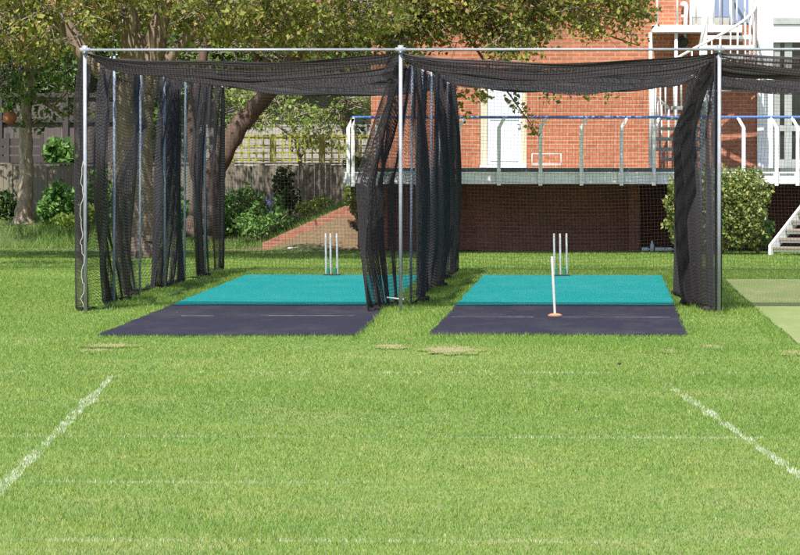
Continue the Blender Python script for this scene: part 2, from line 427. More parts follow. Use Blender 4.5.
for y0, y1, dens, w0, h0 in ((17.5, 21, 5600, .0038, .021), (21, 25, 5000, .0042, .021), (25, 30, 4300, .0048, .022), (30, 36, 3500, .0054, .023), (36, 46, 2700, .006, .024), (46, 60, 1800, .0075, .026), (60, 73, 1200, .009, .03), (73, 92, 850, .011, .034)):
    x, y = scatter(y0, y1, dens)
    z = height(x, y)
    keep = ~in_mat(x, y, -.01) & ~(soilzone(x, y) & (RNG.random(len(x)) > .30))
    keep &= ~((y > 82.5) & (x > Xat(380, 83)))                      # under the building
    pmk = patchmask(x, y); keep &= RNG.random(len(x)) < .10 + .90 * sstep(pmk, .15, 1.5)
    # thin, worn turf in front of the nets
    worn = sstep(vnoise(x * 1.0, y * .5, 1.6, 21), .35, 1.0) * sstep(y, 34, 40) * (1 - sstep(y, 44.5, 47))
    keep &= RNG.random(len(x)) > .45 * worn
    x, y, z = x[keep], y[keep], z[keep]; n = len(x)
    h = h0 * .88 * RNG.uniform(.45, 1.25, n) * (1 + .25 * vnoise(x, y, 1.5, 11))
    near = in_mat(x, y, .22); h = np.where(near, h * RNG.uniform(1.0, 1.9, n), h)
    for X in (-6.0, -2.33, 1.33):                                   # long tufts the mower cannot reach, along the nets
        h = np.where((np.abs(x - X) < .28) & (y > 50) & (y < 69.5), h * RNG.uniform(1.0, 2.4, n), h)
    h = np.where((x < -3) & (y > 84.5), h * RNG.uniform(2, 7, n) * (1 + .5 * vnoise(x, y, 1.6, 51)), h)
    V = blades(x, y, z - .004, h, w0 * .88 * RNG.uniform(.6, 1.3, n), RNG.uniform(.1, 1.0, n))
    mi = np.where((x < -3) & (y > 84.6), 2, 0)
    d, t = linedist(x, y, P1, P2); pr = (d < .036 + .018 * vnoise(x, y, 4, 31)) & (RNG.random(n) < .58 + .35 * vnoise(x, y, 7, 33))
    d2, t2 = linedist(x, y, P3, P4); pr |= (d2 < .033 + .015 * vnoise(x, y, 5, 37)) & (RNG.random(n) < (.26 + .36 * np.clip(t2 * 2, 0, 1)) + .35 * vnoise(x, y, 7, 34))
    for py, wd, dn in ((437, .034, .8), (482.5, .028, .95), (541, .028, .75), (372.5, .07, .42), (401, .04, .14)):
        g = G(400, py); pr |= (np.abs(y - g.y - .012 * x) < wd) & (RNG.random(n) < dn * (.62 + .55 * vnoise(x, y * 0, 3.2, int(py)) - (.5 if py == 482.5 else .2) * sstep(x, -.6, .4)))
    mi = np.where(pr, 1, mi)
    mi = np.where((RNG.random(n) < .0006), 1, mi)
    Vs.append(V.reshape(-1, 3)); Ms.append(mi)
Vg = np.concatenate(Vs); mg = np.concatenate(Ms)
kind(npmesh('grass', Vg, np.arange(len(Vg)).reshape(-1, 3), [M['grass'], M['grasswhite'], M['longgrass']], matidx=mg), 'stuff')

# ------------------------------------------------------------------ the net cage
YN = 50.4; STEP = 3.05; NB = 6; HN = 3.02
LX = [-5.97, -2.325, 1.33, 4.99]
YB = YN + STEP * NB
cage = thing('net_cage_frame', (LX[1], YN, 0), 'galvanised tube frame of the cricket nets, tall posts in rows under a thin crossbar', 'net frame')
for i, X in enumerate(LX):
    for k in range(NB + 1):
        m = MB(); r = .022 if k == 0 else .016
        lean = random.uniform(-.02, .02) if k else 0
        m.tube([(X + lean, YN + STEP * k, -.05), (X, YN + STEP * k, HN)], r, 10)
        m.build('post', M['galv'] if k == 0 else M['galvdull'], cage, True)
    m = MB(); m.tube([(X, YN, HN - .045), (X, YN, HN + .05)], .034, 10); m.tube([(X - .06, YN, HN), (X + .06, YN, HN)], .028, 10)
    m.tube([(X, YN - .04, HN - .03), (X, YN - .055, HN - .03)], .012, 8)
    m.build('clamp', M['galv'], cage, True)
    m = MB()
    pts = []
    for j in range(NB * 8 + 1):
        f = (j % 8) / 8; pts.append((X + .012 * math.sin(j * 2.1), YN + STEP * j / 8, HN - .03 - .07 * math.sin(math.pi * f) + .012 * math.sin(j * 5.3)))
    m.tube(pts, .007, 5); m.build('wire', M['clip'], cage, True)
    if i < 3:
        for k in (0, 1):
            m = MB(); a = (X, YN + STEP * NB * k, HN); b = (LX[i + 1], YN + STEP * NB * k, HN)
            if k == 0: m.tube([a, lerp(a, b, .5), b], .016, 10)
            else: m.tube([a, b], .008, 6)
            m.build('crossbar' if k == 0 else 'wire', M['galv'], cage, True)
def rod(a, b, r=.011): m = MB(); m.tube([a, b], r, 6); m.build('brace_rod', M['galv'], cage, True)
rod(U(387, 297.5, YN + .1), U(404, 299.5, YN)); rod((LX[1], YN, Zat(172, YN)), (LX[1] + .14, YN + .6, Zat(172, YN)))
rod((LX[0], YB, Zat(192, YB)), tuple(U(233, 194, YB)))
# loose rope hanging by the first post
m = MB(); pr = [U(px, py, YN - .05) for px, py in ((84, 160), (81, 178), (83.5, 195), (79.5, 214), (83, 232), (80, 243), (84, 258), (82, 276), (85, 288), (81, 300), (86, 310))]
pts = []
for i in range(len(pr) - 1):
    for q in range(4): pts.append(pr[i].lerp(pr[i + 1], q / 4))
pts = [q + Vector((random.uniform(-.012, .012), 0, random.uniform(-.02, .02))) for q in pts]
m.tube(pts, .0042, 5); tag(m.build('tie_rope', M['rope'], None, True), 'thin pale rope dangling down the outside of the first net post', 'rope')

TH = .0026
def net(name, P, r=TH, mat=None):
    """woven net: twine prisms along both directions of the grid of knots P"""
    V = []; Fs = []; off = 0
    for ax in (0, 1):
        Q = P if ax == 0 else np.swapaxes(P, 0, 1)
        n, k = Q.shape[:2]
        T = np.gradient(Q, axis=0); T /= np.linalg.norm(T, axis=-1, keepdims=True) + 1e-9
        ref = np.broadcast_to(np.array([.31, .77, .55]), T.shape)
        A = np.cross(T, ref); A /= np.linalg.norm(A, axis=-1, keepdims=True) + 1e-9
        B = np.cross(T, A)
        ring = [Q + (A * math.cos(q) + B * math.sin(q)) * r for q in (0, 2.0944, 4.1888)]
        W = np.stack(ring, 2)                                       # n,k,3,3
        V.append(W.reshape(-1, 3))
        i = np.arange(n - 1)[:, None]; j = np.arange(k)[None]
        b0 = (i * k + j) * 3 + off; b1 = ((i + 1) * k + j) * 3 + off
        for s in range(3):
            e = (s + 1) % 3
            Fs.append(np.stack([b0 + s, b0 + e, b1 + e, b1 + s], -1).reshape(-1, 4))
        off += n * k * 3
    return npmesh(name, np.concatenate(V), np.concatenate(Fs), mat or M['net'])
CELL = .041
def grid(nu, nv):
    u = np.linspace(0, 1, nu + 1)[:, None]; v = np.linspace(0, 1, nv + 1)[None]
    return np.broadcast_to(u, (nu + 1, nv + 1)), np.broadcast_to(v, (nu + 1, nv + 1))
def bump_(t, c, w): return np.exp(-((t - c) / w) ** 2)
# roof nets: hung from the side wires, sagging between them
for i, lab in enumerate(('sagging black roof net over the left cricket net bay', 'sagging black roof net over the middle cricket net bay', 'sagging black roof net at the right edge, cut by the photo frame')):
    w = LX[i + 1] - LX[i]; nu = int(NB * STEP / CELL * 1.75); nv = int(w / CELL * 1.08)
    u, v = grid(nu, nv)
    u = np.where(u < .22, u * (.075 / .22), .075 + (u - .22) * (.925 / .78))      # much slack bunched just behind the crossbar
    y = YN + .04 + u * (NB * STEP - .04); x = LX[i] + v * w
    f = (u * NB) % 1.0
    par = 4 * v * (1 - v); flat = 1 - (1 - par) ** 2.2
    sl0, sl1 = ((0, .10), (.02, .02), (.08, .0))[i]
    sag = (.10 + .05 * np.sin(u * 9 + i * 2.0)) * (.45 * par + .55 * flat) + .06 * np.sin(math.pi * f) * par + .04 * np.sin(math.pi * f)
    sag += (sl0 * (1 - v) + sl1 * v) * sstep(u, 0, .05) + .16 * bump_(u, .0, .05) * flat
    sag += .022 * np.sin(v * 13 + u * 21 + i) + (.03 + .025 * np.sin(u * 13 + i)) * np.sin(u * 150 + 1.5 * np.sin(v * 4 + i) + i) * np.minimum(1, par * 4) + .03 * bump_(u, .02, .04) * np.sin(u * 620 + 2 * np.sin(v * 5 + i))
    sag *= .35 + .65 * sstep(u, 0, .06 + .03 * v)
    sag = sag * (1 - .3 * sstep(u, .8, 1))
    z = HN - .035 - sag
    xx = x + .02 * np.sin(u * 55 + v * 3)
    o = net('roof_net', np.stack([xx, y, z], -1)); tag(o, lab, 'net', 'black roof nets of the cricket nets')
# side nets
def sidenet(X, disp, lab, seed, bands, base=.5, slack=2.0):
    """bands: (centre, width, weight at top, weight at foot) in bays, where the slack net has slid together"""
    Lh = 3.42; nu = int(NB * STEP * slack / CELL); nv = int(Lh / CELL)
    u, v = grid(nu, nv); tg = np.linspace(0, NB, 1200); tt = np.empty_like(u); rho = np.empty_like(u)
    for j in range(nv + 1):
        q = j / nv
        d = base + sum((wt * (1 - q) + wb * q) * np.exp(-((tg - c - .06 * math.sin(q * 5 + c * 3)) / wd) ** 2) for c, wd, wt, wb in bands)
        cdf = np.cumsum(d); cdf = (cdf - cdf[0]) / (cdf[-1] - cdf[0])
        tt[:, j] = np.interp(u[:, j], cdf, tg); rho[:, j] = np.interp(tt[:, j], tg, d / d.mean())
    y = YN + STEP * tt
    ph = u * NB * 12                                                 # pleats follow the net, not the ground
    f = tt % 1.0
    ztop = HN - .05 - .08 * np.abs(np.sin(math.pi * f * 4)) - .05 * np.sin(math.pi * f)
    z = ztop - v * Lh * (ztop / 3.0)
    low = np.clip(-(z - .03), 0, None)                               # slack lying on the turf
    z = np.maximum(z, .03 + .02 * np.sin(u * 300 + v * 9))
    dx = disp(tt, np.clip(z / HN, 0, 1))
    dx = dx + np.minimum(low, .2) * .5 * np.sin(u * 24 + seed)
    amp = np.clip(rho - .35, .12, 1.6)
    dx = dx + .036 * amp * np.sin(ph * 2.1 + seed + 1.2 * np.sin(u * 20 + v * 2)) * (1 - .3 * v) + .022 * np.sin(u * 110 + seed + v * 1.5)
    z = z - .018 * amp * (1 + np.sin(ph * 2.1 + seed + 1.0)) * (z > .1)
    o = net('side_net', np.stack([X + dx, y, z], -1))
    tag(o, lab, 'net', 'black side nets hanging between the posts')
    return o
def bump(t, c, w): return np.exp(-((t - c) / w) ** 2)
def dispL(t, z):
    prof = np.sin(math.pi * np.clip((z * .86 + .10), 0, 1)) ** .7
    d = -.085 * bump(t, 0, .22) * np.minimum(1, (1 - z) * 5) * (.75 + .25 * z)
    d += -.20 * bump(t, 1, .30) * prof - .34 * bump(t, 1.95, .32) * prof * sstep(1 - z, .25, .6) - .17 * bump(t, 2.9, .25) * (1 - z) ** 2
    d += prof * (.12 * bump(t, .45, .2) + .16 * bump(t, 1.45, .2) + .10 * bump(t, 2.5, .2) - .10 * bump(t, 4.0, .3) * z - .08 * bump(t, 5.1, .3) * z)
    return d + .03 * np.sin(t * 7.3 + z * 3) * np.minimum(1, t)
def dispM(t, z):
    lo = np.clip((1 - z) / .50, 0, 1) ** .9 * (1 - .2 * np.clip(1 - z * 4, 0, 1))
    d = -.47 * bump(t, .10, .42) * lo + .05 * np.sin(t * 55 + 3 * z) * bump(t, .1, .4) * lo - .10 * bump(t, 0, .1) * (z > .9)
    prof = np.sin(math.pi * np.clip(z * .86 + .10, 0, 1))
    d += prof * (.16 * bump(t, 1.5, .3) - .12 * bump(t, 2.2, .3) + .16 * bump(t, 3.4, .4) - .10 * bump(t, 4.3, .3) + .12 * bump(t, 5.2, .3))
    return d + .04 * np.sin(t * 6.1 + z * 2)
def dispR(t, z):
    lo = np.clip((1 - z) / .30, 0, 1) ** .8
    d = -.37 * (bump(t, .65, .55)) * lo * (1 - .30 * (1 - z) ** 4) - .34 * bump(t, 1.9, .7) * lo - .24 * bump(t, 3.4, .9) * lo - .14 * bump(t, 5, .6) * lo
    return d * np.clip(t * 4, 0, 1) + .05 * np.sin(t * 5.7 + z * 2.5) * lo * np.clip(t * 4, 0, 1)
sidenet(LX[0], dispL, 'black side net with bunched folds along the far left row of posts', 1.0,
        [(0, .12, 9, 9), (1.0, .16, 4, 6), (1.6, .3, 1.6, .0), (2.0, .17, .3, 6), (3.0, .16, .5, 6), (3.4, .34, 7.5, 2), (4.9, .16, 1.5, 5), (4.75, .28, 2.5, 0), (5.75, .25, 3, .3), (6, .12, 1, 4)], .20, 1.9)
sidenet(LX[1], dispM, 'black side net on the central posts, its loose front swung over the left mat', 2.3,
        [(.0, .10, 3, 3), (.22, .2, 2.5, 4), (.45, .16, 3, 4.5), (1.3, .2, 2.5, 3), (2.3, .25, 4, 4), (3.3, .3, 4, 3.5), (4.3, .3, 4, 4), (5.4, .35, 4, 4)], .6, 2.4)
sidenet(LX[2], dispR, 'black side net gathered into one thick dark column on the right posts', 4.1,
        [(.1, .25, 1.5, 1.5), (.6, .35, 2, 2.5), (2.0, .4, 2, 2), (4, .8, 1, 1)], .7, 2.5)
# back nets
for i, lab in enumerate(('fine black back net behind the left bay, in front of the trellis fence', 'fine black back net behind the middle bay, in front of the brick undercroft', 'fine black back net behind the right bay, in front of the hedge and steps')):
    w = LX[i + 1] - LX[i]; nu = int(w / .054); nv = int(3.05 / .054)
    u, v = grid(nu, nv)
    x = LX[i] + u * w; z = HN - .04 - .06 * np.sin(math.pi * u) - v * 3.0
    belly = .25 * np.sin(math.pi * np.clip(v, 0, 1)) * np.sin(math.pi * u)
    y = YB + belly + .03 * np.sin(u * 14 + v * 6)
    z = np.where(v > .93, np.maximum(z, .03), z)
    y = y + np.where(v > .93, (v - .93) * 2 * np.sin(u * 9 + i), 0)
    x = x + .02 * np.sin(v * 7 + u * 3)
    o = net('back_net', np.stack([x, y, z], -1), .0017); tag(o, lab, 'net', 'fine black back nets of the cricket nets')

# ------------------------------------------------------------------ stumps
def stump(px, base_py, top_px, top_py, mat, parent, Y, rad=.016):
    a = G(px, base_py); b = U(top_px, top_py, a.y + (0 if Y is None else 0))
    a.z = .02
    m = MB(); d = b - a
    prof = [(0, .7), (.03, 1), (.9, 1), (.955, .98), (.965, .82), (.975, .98), (1.0, .75)]
    m.tube([a + d * q for q, _ in prof], [rad * s for _, s in prof], 10)
    return m.build('stump', mat, parent, True)
for lab, xs, by, ty, gx in (('three pale stumps in a green spring base at the far end of the left mat', (326.2, 330.9, 337.4), 276.3, 233.5, .0),
                            ('three pale stumps in a green spring base behind the single leaning stump', (554.6, 560.6, 567.0), 276.8, 233.5, .0)):
    g = G(xs[1], by); t = thing('wicket', (g.x, g.y, 0), lab, 'stumps', 'sets of three stumps on spring bases')
    for x in xs: stump(x, by, x - .6, ty, M['stump'], t, None)
    for x in (xs[0] + 1.9, xs[2] - 2.2):
        p = G(x, by); m = MB(); m.box((p.x - .022, p.y - .05, .014), (p.x + .022, p.y + .03, .135)); bevel(m.build('spring_block', M['green'], t), .008)
    p = G(xs[0] + 0, by); q = G(xs[2], by); m = MB(); m.box((p.x - .04, p.y - .09, .013), (q.x + .04, p.y + .06, .035)); bevel(m.build('base_plate', M['black'], t), .006)
g = G(555, 317); t = thing('bowling_stump', (g.x, g.y, 0), 'single pale leaning stump on a round orange base near the front of the second mat', 'stump')
stump(555, 317, 552, 256.5, M['stumpwood'], t, None, .0155)
m = MB(); m.tube([(g.x, g.y, .012), (g.x, g.y, .026), (g.x, g.y, .04)], [.08, .08, .04], 20); m.build('base_disc', M['orange'], t)

# ------------------------------------------------------------------ pavilion
YW, YD = 83.2, 81.4
def WX(px): return Xat(px, YW)
def DX(px): return Xat(px, YD)
ZD = Zat(168, YD); ZF = Zat(184, YD); ZG = Zat(172.5, YD)
bx0 = WX(371); bx1 = WX(1150); bxc = WX(757); bxp = WX(773)
pav = thing('pavilion', (WX(560), YW, 0), 'red brick pavilion with white doors, raised on a dark undercroft behind the nets', 'building')
def part(name, mat, *boxes, parent=pav, bev=0):
    m = MB()
    for b in boxes: m.box(*b)
    o = m.build(name, mat, parent)
    if bev: bevel(o, bev)
    return o
# upper wall, with openings for the doors
dx0, dx1, dzt = WX(480), WX(526.5), Zat(76, YW)         # lower door with its cream frame
ux0, ux1 = WX(689), WX(752); uz0, uz1 = Zat(25, YW), Zat(-60, YW)
ZT = 8.5
part('wall', M['brick'], ((bx0, YW, ZD - .05), (dx0, YW + .3, ZT)), ((dx0, YW, dzt), (dx1, YW + .3, ZT)), ((dx1, YW, ZD - .05), (ux0, YW + .3, ZT)),
     ((ux0, YW, ZD - .05), (ux1, YW + .3, uz0)), ((ux0, YW, uz1), (ux1, YW + .3, ZT)), ((ux1, YW, ZD - .05), (bxc, YW + .3, ZT)))
sw = MB(); sw.box((bx0, YW + .3, -.1), (bx0 + .3, YW + 9, ZT)); sw.build('side_wall', brickmat('side brick', (.50, .145, .075), (.40, .10, .05), (.42, .30, .23), True), pav)
part('roof', M['tile'], ((bx0 - .3, YW - .3, ZT), (bx1, YW + 9.3, ZT + .3)))
part('interior_floor', M['grey'], ((bx0 + .301, YW + .001, ZD - .2), (bx1, YW + 9, ZD - .06)))
part('interior_wall', M['greypanel'], ((bx0 + .31, YW + 3, ZD - .05), (bx1, YW + 3.2, ZT - .01)))
# undercroft
part('undercroft_wall', M['brickshade'], ((bx0 + .3, YW + .9, -.1), (WX(640), YW + 1.3, ZF + .3)))
part('undercroft_pier', M['brickshade'], ((WX(629), YW + .5, -.1), (WX(640), YW + .89, ZF + .3)))
part('undercroft_back', M['brickshade'], ((WX(641), YW + 6, -.1), (bx1, YW + 6.3, ZF + .15)))
# deck
dl = DX(343)
part('deck_floor', M['grey'], ((dl, YD + .12, ZG - .02), (bx1, YW - .003, ZD - .02)))
part('deck_edge', surf('dark green deck edge', (.10, .13, .11), (.06, .075, .065), 6, .7), ((dl + .02, YD + .06, ZG), (bx1, YD + .118, ZD)))
part('fascia', M['white2'], ((dl, YD, ZF), (DX(1000), YD + .055, ZG + .01)), ((dl, YD - .03, ZF), (DX(1000), YD - .002, ZF + .03)), ((dl, YD - .03, ZG - .02), (DX(1000), YD - .002, ZG + .01)), bev=.004)
for px in (360, 405, 455, 540, 623, 740, 800): part('deck_joist', M['grey'], ((DX(px), YD + .12, ZF + .02), (DX(px) + .06, YW, ZG - .03)))
for px in (): part('deck_prop', M['brickshade'], ((DX(px), YD + .9, -.1), (DX(px) + .2, YD + 1.1, ZF + .02)))
# lower door
fd = part('door_frame', M['cream'], ((dx0, YW + .05, ZD), (WX(487), YW + .16, dzt)), ((WX(521.5), YW + .05, ZD), (dx1, YW + .16, dzt)), ((WX(487), YW + .05, dzt - .1), (WX(521.5), YW + .16, dzt)))
dm = MB(); dm.box((WX(487), YW + .11, ZD + .02), (WX(521.5), YW + .155, dzt - .1)); dr = dm.build('door', M['ultra'], pav)
part('panel', M['ultra'], ((WX(490), YW + .098, ZD + .12), (WX(518.5), YW + .109, ZD + .75)), ((WX(490), YW + .098, ZD + .9), (WX(518.5), YW + .109, dzt - .22)), parent=dr, bev=.006)
hm = MB(); hm.tube([(WX(519.8), YW + .05, ZD + .82), (WX(517), YW + .05, ZD + .82)], .012, 8); hm.tube([(WX(519.8), YW + .11, ZD + .82), (WX(519.8), YW + .05, ZD + .82)], .010, 8); hm.build('handle', M['grey'], dr)
part('door_sill', M['white2'], ((dx0, YW - .12, ZD), (dx1, YW + .045, ZD + .05)))
# upper doors behind the balcony
uf = part('door_frame', M['white'], ((ux0, YW + .04, uz0), (ux0 + .05, YW + .15, uz1)), ((ux1 - .05, YW + .04, uz0), (ux1, YW + .15, uz1)), ((WX(711) - .04, YW + .04, uz0), (WX(711) + .04, YW + .15, uz1)), ((WX(732) - .03, YW + .04, uz0), (WX(732) + .03, YW + .15, uz1)))
part('sill_panel', M['greypanel'], ((ux0 + .05, YW + .10, uz0), (WX(711) - .04, YW + .14, uz0 + .15)), ((WX(711) + .04, YW + .10, uz0), (WX(732) - .03, YW + .14, uz0 + .15)))
part('door', M['ultra'], ((ux0 + .05, YW + .09, uz0 + .15), (WX(711) - .04, YW + .13, uz1)))
part('door', M['bluedoor'], ((WX(711) + .04, YW + .09, uz0 + .15), (WX(732) - .03, YW + .13, uz1)))
part('door', M['bluedoor'], ((WX(732) + .03, YW + .09, uz0 + .02), (ux1 - .05, YW + .13, uz1)))
# balcony
by0 = YW - 1.0; bz1 = Zat(25.5, by0); bz0 = Zat(32.5, by0)
BX = lambda px: Xat(px, by0)
part('balcony_slab', M['white'], ((BX(651.5), by0, bz0), (BX(742), YW - .003, bz1)), bev=.008)
for px in (657, 677, 696, 713.5):
    m = MB(); m.tube([(BX(px), by0 + .05, bz1), (BX(px), by0 + .05, bz1 + 1.0)], .020, 8); m.build('balcony_baluster', M['white'], pav, True)
m = MB(); m.tube([(BX(652), by0 + .05, bz1 + 1.0), (BX(740), by0 + .05, bz1 + 1.0)], .025, 8); m.build('balcony_rail', M['white'], pav, True)
for px, py0 in ((650.5, 32), (676, 32)):
    m = MB(); m.tube([(BX(px), by0 + .12, ZD), (BX(px), by0 + .12, bz0)], .032, 8); m.build('balcony_post', M['white'], pav, True)
# white waste pipe with a swan neck, and a grey stub under the slab
m = MB(); yp = YW - .09
m.tube([U(682, 6, yp), U(682.5, 4.2, yp), U(684, 3.4, yp), U(685.5, 4, yp), U(686.3, 6.5, yp), U(686, 14, yp), U(685.3, 25, yp)], .042, 10)
m.tube([U(681, 16, yp), U(686, 16.5, yp)], .022, 8); m.build('waste_pipe', M['white'], pav, True)
m = MB(); m.tube([U(685, 33, yp), U(685, 38, yp)], .03, 8)
m.build('pipe_stub', M['greypanel'], pav, True)
# white corner pilaster and the glazed bay
part('pilaster', M['white'], ((bxc, YW - .06, ZD - .02), (bxp, YW + .3, ZT)), bev=.006)
yb = YW - .02
zb = [Zat(p, yb) for p in (168, 152, 128, 48, 43, 25, 19)]
part('upper_panel', M['white'], ((bxp, YW - .04, zb[6] + .01), (bx1, YW + .3, ZT)))
part('window_sill', M['greypanel'], ((bxp, YW - .09, zb[5] + .004), (bx1, YW + .25, zb[6] + .008)))
part('bay_beam', M['white'], ((bxp, YW - .06, zb[4]), (bx1, YW + .3, zb[5])), bev=.01)
wf = part('window', M['greypanel'], ((bxp, YW + .06, ZD - .02), (bxp + .13, YW + .16, zb[4])), ((bxp + .13, YW + .05, zb[2] - .06), (bx1, YW + .16, zb[2] + .05)), ((WX(784.5), YW + .055, ZD), (WX(792), YW + .165, zb[4])), ((WX(835), YW + .055, ZD), (WX(842), YW + .165, zb[4])), ((WX(885), YW + .055, ZD), (WX(892), YW + .165, zb[4])),
          ((bxp + .13, YW + .06, ZD - .02), (bx1, YW + .15, ZD + .16)))
part('pane', M['glass'], ((bxp + .13, YW + .105, ZD + .16), (bx1, YW + .115, zb[4])), parent=wf)
# railing along the deck
rail = thing('deck_railing', (DX(560), YD, ZD), 'blue handrail on white cranked posts along the edge of the raised deck', 'railing')
zr = Zat(117.3, YD); zk = Zat(128, YD)
m = MB(); m.tube([(DX(352), YD + .02, zr), (DX(455), YD + .02, zr), (DX(600), YD + .02, zr), (DX(950), YD + .02, zr)], .027, 10); m.build('handrail', M['blue'], rail, True)
for px, s in [(348.5, 1), (376, 1), (417, 1), (459, 1), (499, 1), (540.5, 1), (581.5, 1), (621.5, 1), (654, 1)] + [(743.5, -1), (776.5, -1), (797.5, -1), (838, -1), (880, -1), (920, -1)]:
    x = DX(px); k = s * (.095 if s > 0 else .10)
    m = MB(); w = .034
    poly = [(x - w, ZF - .03), (x + w, ZF - .03), (x + w, zk), (x + k + w, zr - .02), (x + k - w, zr - .02), (x - w, zk)]
    m.prism(poly, YD - .10, YD - .035)
    m.tube([(x + k, YD - .07, zr - .03), (x + k, YD + .02, zr - .005)], .016, 6)
    m.box((x - .06, YD - .034, ZF + .02), (x + .06, YD - .031, ZG - .02))
    bevel(m.build('railing_post', M['white'], rail), .006)
m = MB(); x = DX(353); m.box((x - .03, YD - .10, ZF - .05), (x + .035, YD - .035, zr - .02)); bevel(m.build('railing_post', M['white2'], rail), .006)
# faint white bench frame standing on the deck
bn = thing('bench_frame', (DX(545), YD + 1.2, ZD), 'thin white tubular bench frame on the deck, right of the white door', 'bench')
yb_ = YD + 1.2
for a in (532, 561): m = MB(); m.tube([U(a, 168, yb_), U(a, 154, yb_)], .008, 6); m.build('leg', M['white'], bn, True)
m = MB(); m.tube([U(532, 154, yb_), U(561, 154, yb_)], .008, 6); m.build('backrest', M['white'], bn, True)
m = MB()
for py in (163.5, 165): m.tube([U(532, py, yb_), U(561, py, yb_)], .007, 6)
m.build('seat', M['white'], bn, True)
# spiral stair
cxs, cys, rs = Xat(704, 82.2), 82.15, .98
st = thing('spiral_staircase', (cxs, cys, ZD), 'white spiral staircase with grey open treads from the deck to the upper balcony', 'staircase')
m = MB(); m.tube([(cxs, cys, ZD), (cxs, cys, bz1 + 1.1)], .055, 12); m.build('centre_pole', M['white2'], st, True)
NT = 14; rise = (bz1 - ZD) / NT
hr = []
for k in range(NT + 9):
    if k < NT:
        a0, a1 = R(120 + k * 22), R(120 + k * 22 + 25)
        z = ZD + rise * (k + 1)
        m = MB(); n = 4; v = []
        for zz in (z - .065, z):
            for q in range(n + 1):
                a = a0 + (a1 - a0) * q / n
                v += [(cxs + .05 * math.cos(a), cys + .05 * math.sin(a), zz), (cxs + rs * math.cos(a), cys + rs * math.sin(a), zz)]
        L = 2 * (n + 1); f = []
        for q in range(n):
            b = 2 * q; f += [(b, b + 1, b + 3, b + 2), (L + b, L + b + 2, L + b + 3, L + b + 1), (b + 1, L + b + 1, L + b + 3, b + 3), (b, b + 2, L + b + 2, L + b)]
        f += [(0, L, L + 1, 1), (2 * n, 2 * n + 1, L + 2 * n + 1, L + 2 * n)]
        m.add(v, f); m.build('tread', M['tread'] if k < 7 else M['white2'], st)
        am = (a0 + a1) / 2; bx_, by_ = cxs + (rs - .02) * math.cos(am), cys + (rs - .02) * math.sin(am)
        m = MB(); m.tube([(bx_, by_, z - .05), (bx_, by_, z + .93)], .018, 8); m.build('baluster', M['white'], st, True)
        bx_, by_ = cxs + (rs - .02) * math.cos(a1), cys + (rs - .02) * math.sin(a1)
        m = MB(); m.tube([(bx_, by_, z - .02), (bx_, by_, z + .93 + rise / 2)], .014, 8); m.build('baluster', M['white'], st, True)
        if k >= 6:   # white kick strip round the outer edge of the upper treads
            m = MB(); v = []; n = 5
            for zz in (z - .10, z + .02):
                for rr_ in (rs + .003, rs + .018):
                    for q in range(n + 1):
                        a = a0 + (a1 - a0) * q / n; v.append((cxs + rr_ * math.cos(a), cys + rr_ * math.sin(a), zz))
            L = n + 1; f = []
            for q in range(n): f += [(q, q + 1, 2 * L + q + 1, 2 * L + q), (L + q, 3 * L + q, 3 * L + q + 1, L + q + 1), (2 * L + q, 2 * L + q + 1, 3 * L + q + 1, 3 * L + q), (q, L + q, L + q + 1, q + 1)]
            m.add(v, f); m.build('kick_strip', M['white'], st)
for q in range(NT * 3 + 1):
    a = R(120 + 12 + q * 22 / 3); z = ZD + rise * (q / 3 + 1) + .93
    hr.append((cxs + (rs - .02) * math.cos(a), cys + (rs - .02) * math.sin(a), z))
m = MB(); m.tube(hr, .026, 8); m.build('handrail', M['white'], st, True)
m = MB(); p0 = U(700, 47, cys - .9); p1 = U(711, -6, cys - .75); m.tube([p0, p1], .035, 8); m.build('brace', M['white'], st, True)
# plain dark drum on the wall under the slab
p = U(682.5, 42, YW - .12); m = MB()
m.tube([(p.x, YW - .003, p.z), (p.x, YW - .10, p.z), (p.x, YW - .16, p.z)], [.11, .11, .06], 14); m.build('dark_drum', M['black'], pav, True)
# entry steps at the right
sp = thing('entry_steps', (Xat(800, 79.8), 79.8, 0), 'timber steps with a white side board climbing to the deck at the right edge', 'steps')
av = Vector((.514, .857, 0)); wv = Vector((.857, -.514, 0)); ns = 10; rise_ = ZD / ns; run = .235
o0 = Vector((Xat(768.5, 79.6), 79.6, 0))
def sbox(m, a0, a1, w0, w1, z0, z1, z2=None, z3=None):
    """box along the flight: a = distance up the flight, w = across it"""
    P = lambda a, w_, z: tuple(o0 + av * a + wv * w_ + Vector((0, 0, z)))
    z2 = z0 if z2 is None else z2; z3 = z1 if z3 is None else z3
    m.add([P(a0, w0, z0), P(a1, w0, z2), P(a1, w1, z2), P(a0, w1, z0), P(a0, w0, z1), P(a1, w0, z3), P(a1, w1, z3), P(a0, w1, z1)],
          [(3, 2, 1, 0), (4, 5, 6, 7), (0, 1, 5, 4), (1, 2, 6, 5), (2, 3, 7, 6), (3, 0, 4, 7)])
Lf = run * ns
for w0_ in (0, 1.6):
    m = MB(); sbox(m, 0, .06, w0_, w0_ + .05, 0, .19, 0, .22); sbox(m, .0601, Lf, w0_, w0_ + .05, 0, .22, ZD - .30, ZD + .02); bevel(m.build('side_board', M['white'], sp), .004)
for k in range(ns):
    z = rise_ * (k + 1)
    t_ = MB(); sbox(t_, .06 + run * k, .06 + run * k + run + .03, .053, 1.597, z - .045, z); bevel(t_.build('tread', M['step'], sp), .006)
    t_ = MB(); sbox(t_, .10 + run * k, .115 + run * k, .06, 1.59, z - .09, z - .047); t_.build('nosing_board', M['white2'], sp)
